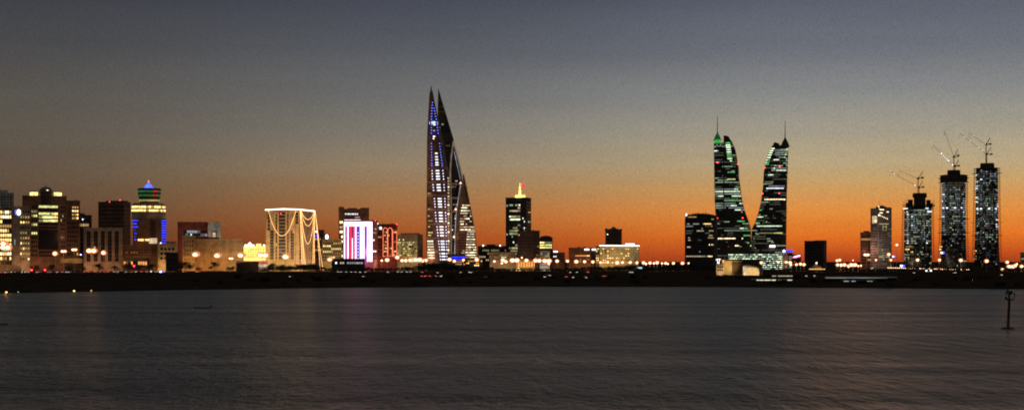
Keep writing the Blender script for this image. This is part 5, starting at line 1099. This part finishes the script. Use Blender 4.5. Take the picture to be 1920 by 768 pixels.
mb = MB(); hw = 6.5*1610/F; z0, z1 = WZ(509, 1610) - G, WZ(498, 1610) - G; mb.box(-hw, hw, -.25, .25, max(.4, z0), z1); mb.build('panel', 'sand', t)
for q in (-.7, .7): mb = MB(); mb.tube([(hw*q, .3, -1), (hw*q, .3, z1 - .3)], .15, 6); mb.build('leg', 'steel', t)
spot('panel_light', (0, -5, z1 + 2), (0, 0, (z0+z1)/2), (1, .45, .15), 700, 120, .4, t)

# ================================================================== cars
def make_car(paint, facing):
    t = thing('car', 'x', 'car')
    prof = [(-2.2, .35), (-2.25, .75), (-2.1, .95), (-1.5, 1.02), (-1.0, 1.45), (.3, 1.48), (1.0, 1.0), (1.95, .85), (2.2, .7), (2.2, .35)]
    mb = MB(); mb.rings([[(x_, s * (.86 if z_ < 1.1 else .66), z_) for x_, z_ in prof] for s in (-1, -.99, .99, 1)][0:4]); mb.build('body', paint, t)
    mb = MB()
    for s in (-1, 1):
        mb.face([(-1.35, s*.80, 1.05), (.85, s*.80, 1.05), (.25, s*.70, 1.42), (-.95, s*.70, 1.42)])
    mb.face([(1.02, -.7, 1.04), (1.02, .7, 1.04), (.36, .6, 1.46), (.36, -.6, 1.46)]); mb.face([(-1.5, -.7, 1.06), (-1.5, .7, 1.06), (-1.04, .6, 1.43), (-1.04, -.6, 1.43)])
    mb.build('windows', 'glass', t)
    for x_ in (-1.35, 1.35):
        for s in (-1, 1):
            mb = MB(); mb.rings([[(x_ + .33*math.cos(a), s*.78 + q, .33 + .33*math.sin(a)) for a in [2*math.pi*k/10 for k in range(10)]] for q in (-.11, .11)]); mb.build('wheel', 'rubber', t)
    for s in (-1, 1):
        mb = MB(); mb.ball((2.22, s*.58, .68), .14, .24, .15, 8, 4); mb.build('headlight', 'head', t)
        mb = MB(); mb.ball((-2.22, s*.62, .75), .10, .24, .14, 8, 4); mb.build('taillight', 'tail', t)
    return t
cps = [make_car(k, 0) for k in ('paint_white', 'paint_grey', 'paint_dark', 'paint_red')]; cused = set(); rc_ = random.Random(21)
def put_car(px, Y, red, label, group, k=None):
    k = rc_.randrange(4) if k is None else k; p = cps[k]; z = terr(px, Y) + .04
    rz = (math.pi / 2 if red else -math.pi / 2) + rc_.uniform(-.5, .5)      # lights towards or away from the water
    loc = (WX(px, Y), Y, z)
    if k not in cused: cused.add(k); p.location = loc; p.rotation_euler = (0, 0, rz); p['label'] = label; p['group'] = group
    else: dup(p, loc, rz, None, label, group)
LW, LR = 'car with white headlights on the left shore road', 'car with red tail lights on the left shore road'
for px, red in ((3, 1), (9, 0), (16, 1), (24, 0), (31, 1), (41, 0), (47, 0), (54, 0), (70, 0), (77, 1), (92, 1), (97, 0), (108, 0), (117, 1), (124, 0), (131, 0), (160, 1), (166, 0), (179, 1), (190, 1), (198, 1), (203, 1), (216, 0), (221, 0), (238, 0), (247, 1), (255, 0), (266, 1), (275, 1), (292, 0), (298, 0), (308, 0), (346, 0), (350, 1), (371, 0), (373, 1)):
    put_car(px, shoreY(px) + 600 + rc_.uniform(3, 15), red, LR if red else LW, 'cars with red lights on the left shore road' if red else 'cars with white lights on the left shore road')
CW_, CR = 'car with white headlights on the dark land before the trees', 'car with red tail lights on the dark land before the trees'
for px, y, red in ((546, 518, 0), (633, 509, 0), (641.5, 509, 0), (648, 509, 0), (658, 509, 0), (666.6, 509, 0), (675.5, 509.5, 0), (685.6, 509.5, 0), (728.7, 509.5, 0), (746, 509, 0), (752, 509, 0), (764, 509, 0), (770, 509, 0), (682.5, 518, 0), (791.5, 510, 1), (792, 517.5, 1), (798, 517.5, 1), (807.7, 517.5, 1), (817, 517.5, 1), (826, 517.5, 0), (822, 511, 0), (864, 510, 0), (879.6, 510, 0), (885, 510, 0),
                   (910.5, 519, 0), (1021, 519, 0), (1029.7, 516, 0), (1069.5, 510, 0), (1082, 510, 0), (1101, 510, 1), (1075, 519.5, 0), (1061, 519, 1), (1124, 517.5, 1), (1131, 517.5, 1), (1138, 517.5, 1), (1145, 517.5, 1), (1181, 510, 0), (1185.5, 510, 0), (1097, 520, 0), (1512, 517, 0), (1528, 517, 0), (1594, 525, 0), (1603, 524, 0), (1583, 525, 0), (1820, 525, 0), (1877, 515, 0), (1789, 511, 0), (1713, 511, 0)):
    X_, Y, z = ground_at(px, y + 1.2); put_car(px, Y, red, CR if red else CW_, 'cars with red lights on the dark land' if red else 'cars with white lights on the dark land')

# ================================================================== dotted bridge, sheds, water's edge
Y = 1700; x0, x1 = WX(1664, Y), WX(1815, Y); zd = WZ(501.5, Y); zd2 = WZ(505, Y)
t = thing('footbridge', 'long low bridge edged with a dotted line of small white lamps', 'bridge', (x0, Y, G))
Lb = x1 - x0; sl = (zd2 - zd) / Lb; zf = lambda x: zd - G + sl * x
mb = MB(); mb.rings([[(x, -3, zf(x) - 1.6), (x, 3, zf(x) - 1.6), (x, 3, zf(x) - .8), (x, -3, zf(x) - .8)] for x in (0, Lb)]); mb.build('deck', 'concrete', t)
for q in range(6): mb = MB(); x = Lb * (q + .5) / 6; mb.box(x - .5, x + .5, -2, 2, -1, zf(x) - 1.5); mb.build('pier', 'concrete', t)
mb = MB(); mb.tube([(0, -2.8, zf(0) - .1), (Lb, -2.8, zf(Lb) - .1)], .07, 4)
for q in range(41): x = Lb*q/40; mb.tube([(x, -2.8, zf(x) - .9), (x, -2.8, zf(x) - .1)], .05, 4)
mb.build('railing', 'steel', t)
for q in range(44):
    if q in (15, 16, 37, 38): continue
    x = Lb * q / 43; mb = MB(); mb.ball((x, -2.9, zf(x)), .5, n=6, k=4); mb.build('lamp', 'lampsmall', t)
t = thing('lit_fence', 'short fence with a row of bulbs in front of the golden domed pavilion', 'fence', (WX(1518, 1600), 1600, G))
Lf = WX(1546, 1600) - WX(1518, 1600); zl = WZ(504, 1600) - G
mb = MB(); mb.box(0, Lf, -.05, .05, .3, max(1, zl - .5)); mb.build('panel', 'dark', t)
for q in range(11): mb = MB(); mb.ball((Lf*q/10, -.1, zl), .48, n=6, k=4); mb.build('bulb', 'garland', t)

def shed(name, label, x0, x1, y, Y, hh, mat, lights=(), lmat='cwd'):
    z0 = terr((x0+x1)/2, Y); t = thing(name, label, 'shed', (WX(x0, Y), Y, z0)); Ls = WX(x1, Y) - WX(x0, Y); zt = WZ(y, Y) - z0
    mb = MB(); mb.rings([[(x, -3.4, zt - .5), (x, -3.4, zt - .3), (x, 0, zt + .35), (x, 3.4, zt - .3), (x, 3.4, zt - .5), (x, 0, zt + .15)] for x in (0, Ls)]); mb.build('roof', mat, t)
    mb = MB(); mb.box(0.3, Ls - .3, .2, 3.0, -1.5, zt - .4); mb.build('wall', 'dark', t)
    n = max(3, int(Ls / 9))
    for q in range(n + 1): mb = MB(); x = .3 + (Ls - .6)*q/n; mb.tube([(x, -3.2, -1.5), (x, -3.2, zt - .4)], .12, 5); mb.build('post', 'steel', t)
    for a, b_ in lights: mb = MB(); mb.box(Ls*a, Ls*b_, -3.75, -3.42, zt - .95, zt - .3); mb.build('strip_lamp', lmat, t)
    return t
shed('boat_shed', 'long low shed with a pale dim roof near the water on the right', 1546, 1681, 519, 1180, 3, 'pale', [(.0, .86)], 'palelit')
shed('jetty_canopy', 'low canopy with broken white light strips, upper of the two', 1446, 1485, 515.5, 1200, 3, 'grey', [(.02, .2), (.3, .62), (.65, .98)], 'wwd')
shed('jetty_canopy', 'long canopy with bright greenish light strips, lower of the two by the water', 1408, 1486, 523, 1150, 3, 'grey', [(.3, .46), (.48, .58), (.62, .74), (.86, .97), (.12, .28)], 'palewin')
shed('boat_shed', 'very small low shed with dim white strips beside the long pale roofed shed', 1577, 1640, 525, 1130, 2.5, 'dark', [(.05, .2), (.28, .4), (.75, .9)], 'cwd')
for px, lab, mt in ((12, 'amber light added for a lamp reflection at the water edge near the left corner', 'glintamber'), (139, 'amber light added for a lamp reflection at the water edge below the beige flats', 'glintamber'), (34, 'faint green light added for a reflection at the water edge', 'lampgreen'), (171, 'dim orange light added for a reflection at the water edge below the big double lamp', 'glintamber')):
    Y = shoreY(px) - 9; t = thing('shore_glint', lab, 'glint', (WX(px, Y), Y, 0))  # added floats and lamps standing in for lamp reflections on the water
    mb = MB(); mb.lathe(0, 0, [(.4, -.6), (1.0, -.2), (1.0, .2), (.45, .4), (.2, .8)], 10); mb.build('added_float', 'rust', t)
    big = .45 if px in (12, 139) else .22
    mb = MB(); mb.ball((0, 0, .9), big * 1.5, big * .8, big * .7); mb.build('lamp', mt, t)
    if px in (12, 139, 171): plight('lamp_or_glint_light', (0, -.6, 1.6), (1, .45, .12), 160 if px != 12 else 420, .4, t, 6.0)  # added light, boosted to draw an orange streak on the water

# navigation pile standing in the water
Y = 20 * F / (616 - YH); xb = WX(1889.5, Y); px1 = Y / F
t = thing('beacon_pile', 'dark navigation pile with forked arms standing in the water on the right', 'beacon', (xb, Y, 0))
hz_ = 11.4; lean = .5
mb = MB(); mb.tube([(0, 0, -2.5), (.08, 0, 0), (lean*.5, 0, hz_*.45), (lean*.9, 0, hz_*.80)], [.42, .40, .34, .30], 10)
for q in range(7): zz = 1 + q*1.2; mb.lathe(lean*zz/hz_, 0, [(.36, zz), (.44, zz + .06), (.44, zz + .18), (.36, zz + .24)], 10)
mb.build('pole', 'rust', t)
mb = MB(); mb.lathe(0, 0, [(1.5, -1.5), (1.5, .18), (1.1, .42), (.5, .5)], 12, sx=1.35); mb.build('base_collar', 'rust', t)
mb = MB(); mb.tube([(.35, .3, .3), (.65, .35, 8.6)], .05, 4); mb.tube([(.35, -.3, .3), (.65, -.35, 8.6)], .05, 4)
for q in range(17): zz = .6 + q * .48; mb.tube([(.36 + .018*q, .3, zz), (.36 + .018*q, -.3, zz)], .04, 4)
mb.build('ladder', 'rust', t)
cx = lean * .9
for pts, r in (([(cx, 0, 8.6), (cx - .6, 0, 8.7), (cx - .95, 0, 8.9)], .2), ([(cx, 0, 8.7), (cx + .9, 0, 8.55), (cx + 1.45, 0, 9.0), (cx + 1.6, 0, 10.4)], .14), ([(cx, .1, 8.6), (cx - .05, .1, 10.8)], .27), ([(cx, 0, 10.2), (cx - .8, .1, 10.6), (cx - 1.1, .1, 10.9)], .14), ([(cx, 0, 10.2), (cx + .6, -.1, 10.4), (cx + .8, -.1, 11.2)], .14)):
    mb = MB(); mb.tube(pts, r, 6); mb.build('arm', 'rust', t)
for x_, z_, r in ((cx - .95, 9.2, .36), (cx + 1.55, 10.4, .2), (cx - .85, 10.7, .3), (cx - .4, 11.3, .34), (cx + .1, 10.8, .4), (cx + .75, 10.9, .34)):
    mb = MB(); mb.lathe(x_, 0, [(r*.7, z_ - .4), (r, z_ - .3), (r, z_ + .2), (r*.4, z_ + .42), (.02, z_ + .5)], 8); mb.build('lantern', 'dark', t)
mb = MB(); mb.box(cx - 1.0, cx + .9, -.5, .5, 8.95, 9.05); mb.build('platform', 'rust', t)

def boat(label, px, y, length, rz, motor=True):
    Y = H * F / (y - YH); t = thing('rowing_boat', label, 'boat', (WX(px, Y), Y, 0), rz)
    n = 11; rings = []
    for i in range(n):
        u = i / (n - 1); x = (u - .5) * length; wv = .95 * (1 - max(0, (u - .45) / .55) ** 2.2) * (.82 + .18 * min(1, u / .2)); sh = .62 + .45 * max(0, u - .5) ** 2 * 4 * .5; kz = -.35 + .5 * max(0, (u - .75) / .25) ** 2
        wv = max(wv, .04); rings.append([(x, -wv, sh), (x, -wv*.8, .1), (x, 0, kz), (x, wv*.8, .1), (x, wv, sh), (x, wv*.86, sh), (x, wv*.6, .22), (x, 0, .18), (x, -wv*.6, .22), (x, -wv*.86, sh)])
    mb = MB(); mb.rings(rings); mb.build('hull', 'polesteel', t, True)
    for q in (-.22, .08): mb = MB(); mb.box(length*q - .15, length*q + .15, -.78, .78, .42, .48); mb.build('bench', 'bark', t)
    if motor:
        mb = MB(); mb.box(-length/2 - .45, -length/2 + .05, -.22, .22, .55, 1.15); mb.tube([(-length/2 - .25, 0, .6), (-length/2 - .3, 0, -.5)], .1, 6); mb.build('motor', 'dark', t)
    return t
boat('low dark open boat lying on the water at the left', 379, 577, 7.2, math.pi + .08)
boat('low dark boat lying on the water, cut by the left edge', -1, 608, 5.0, .2)
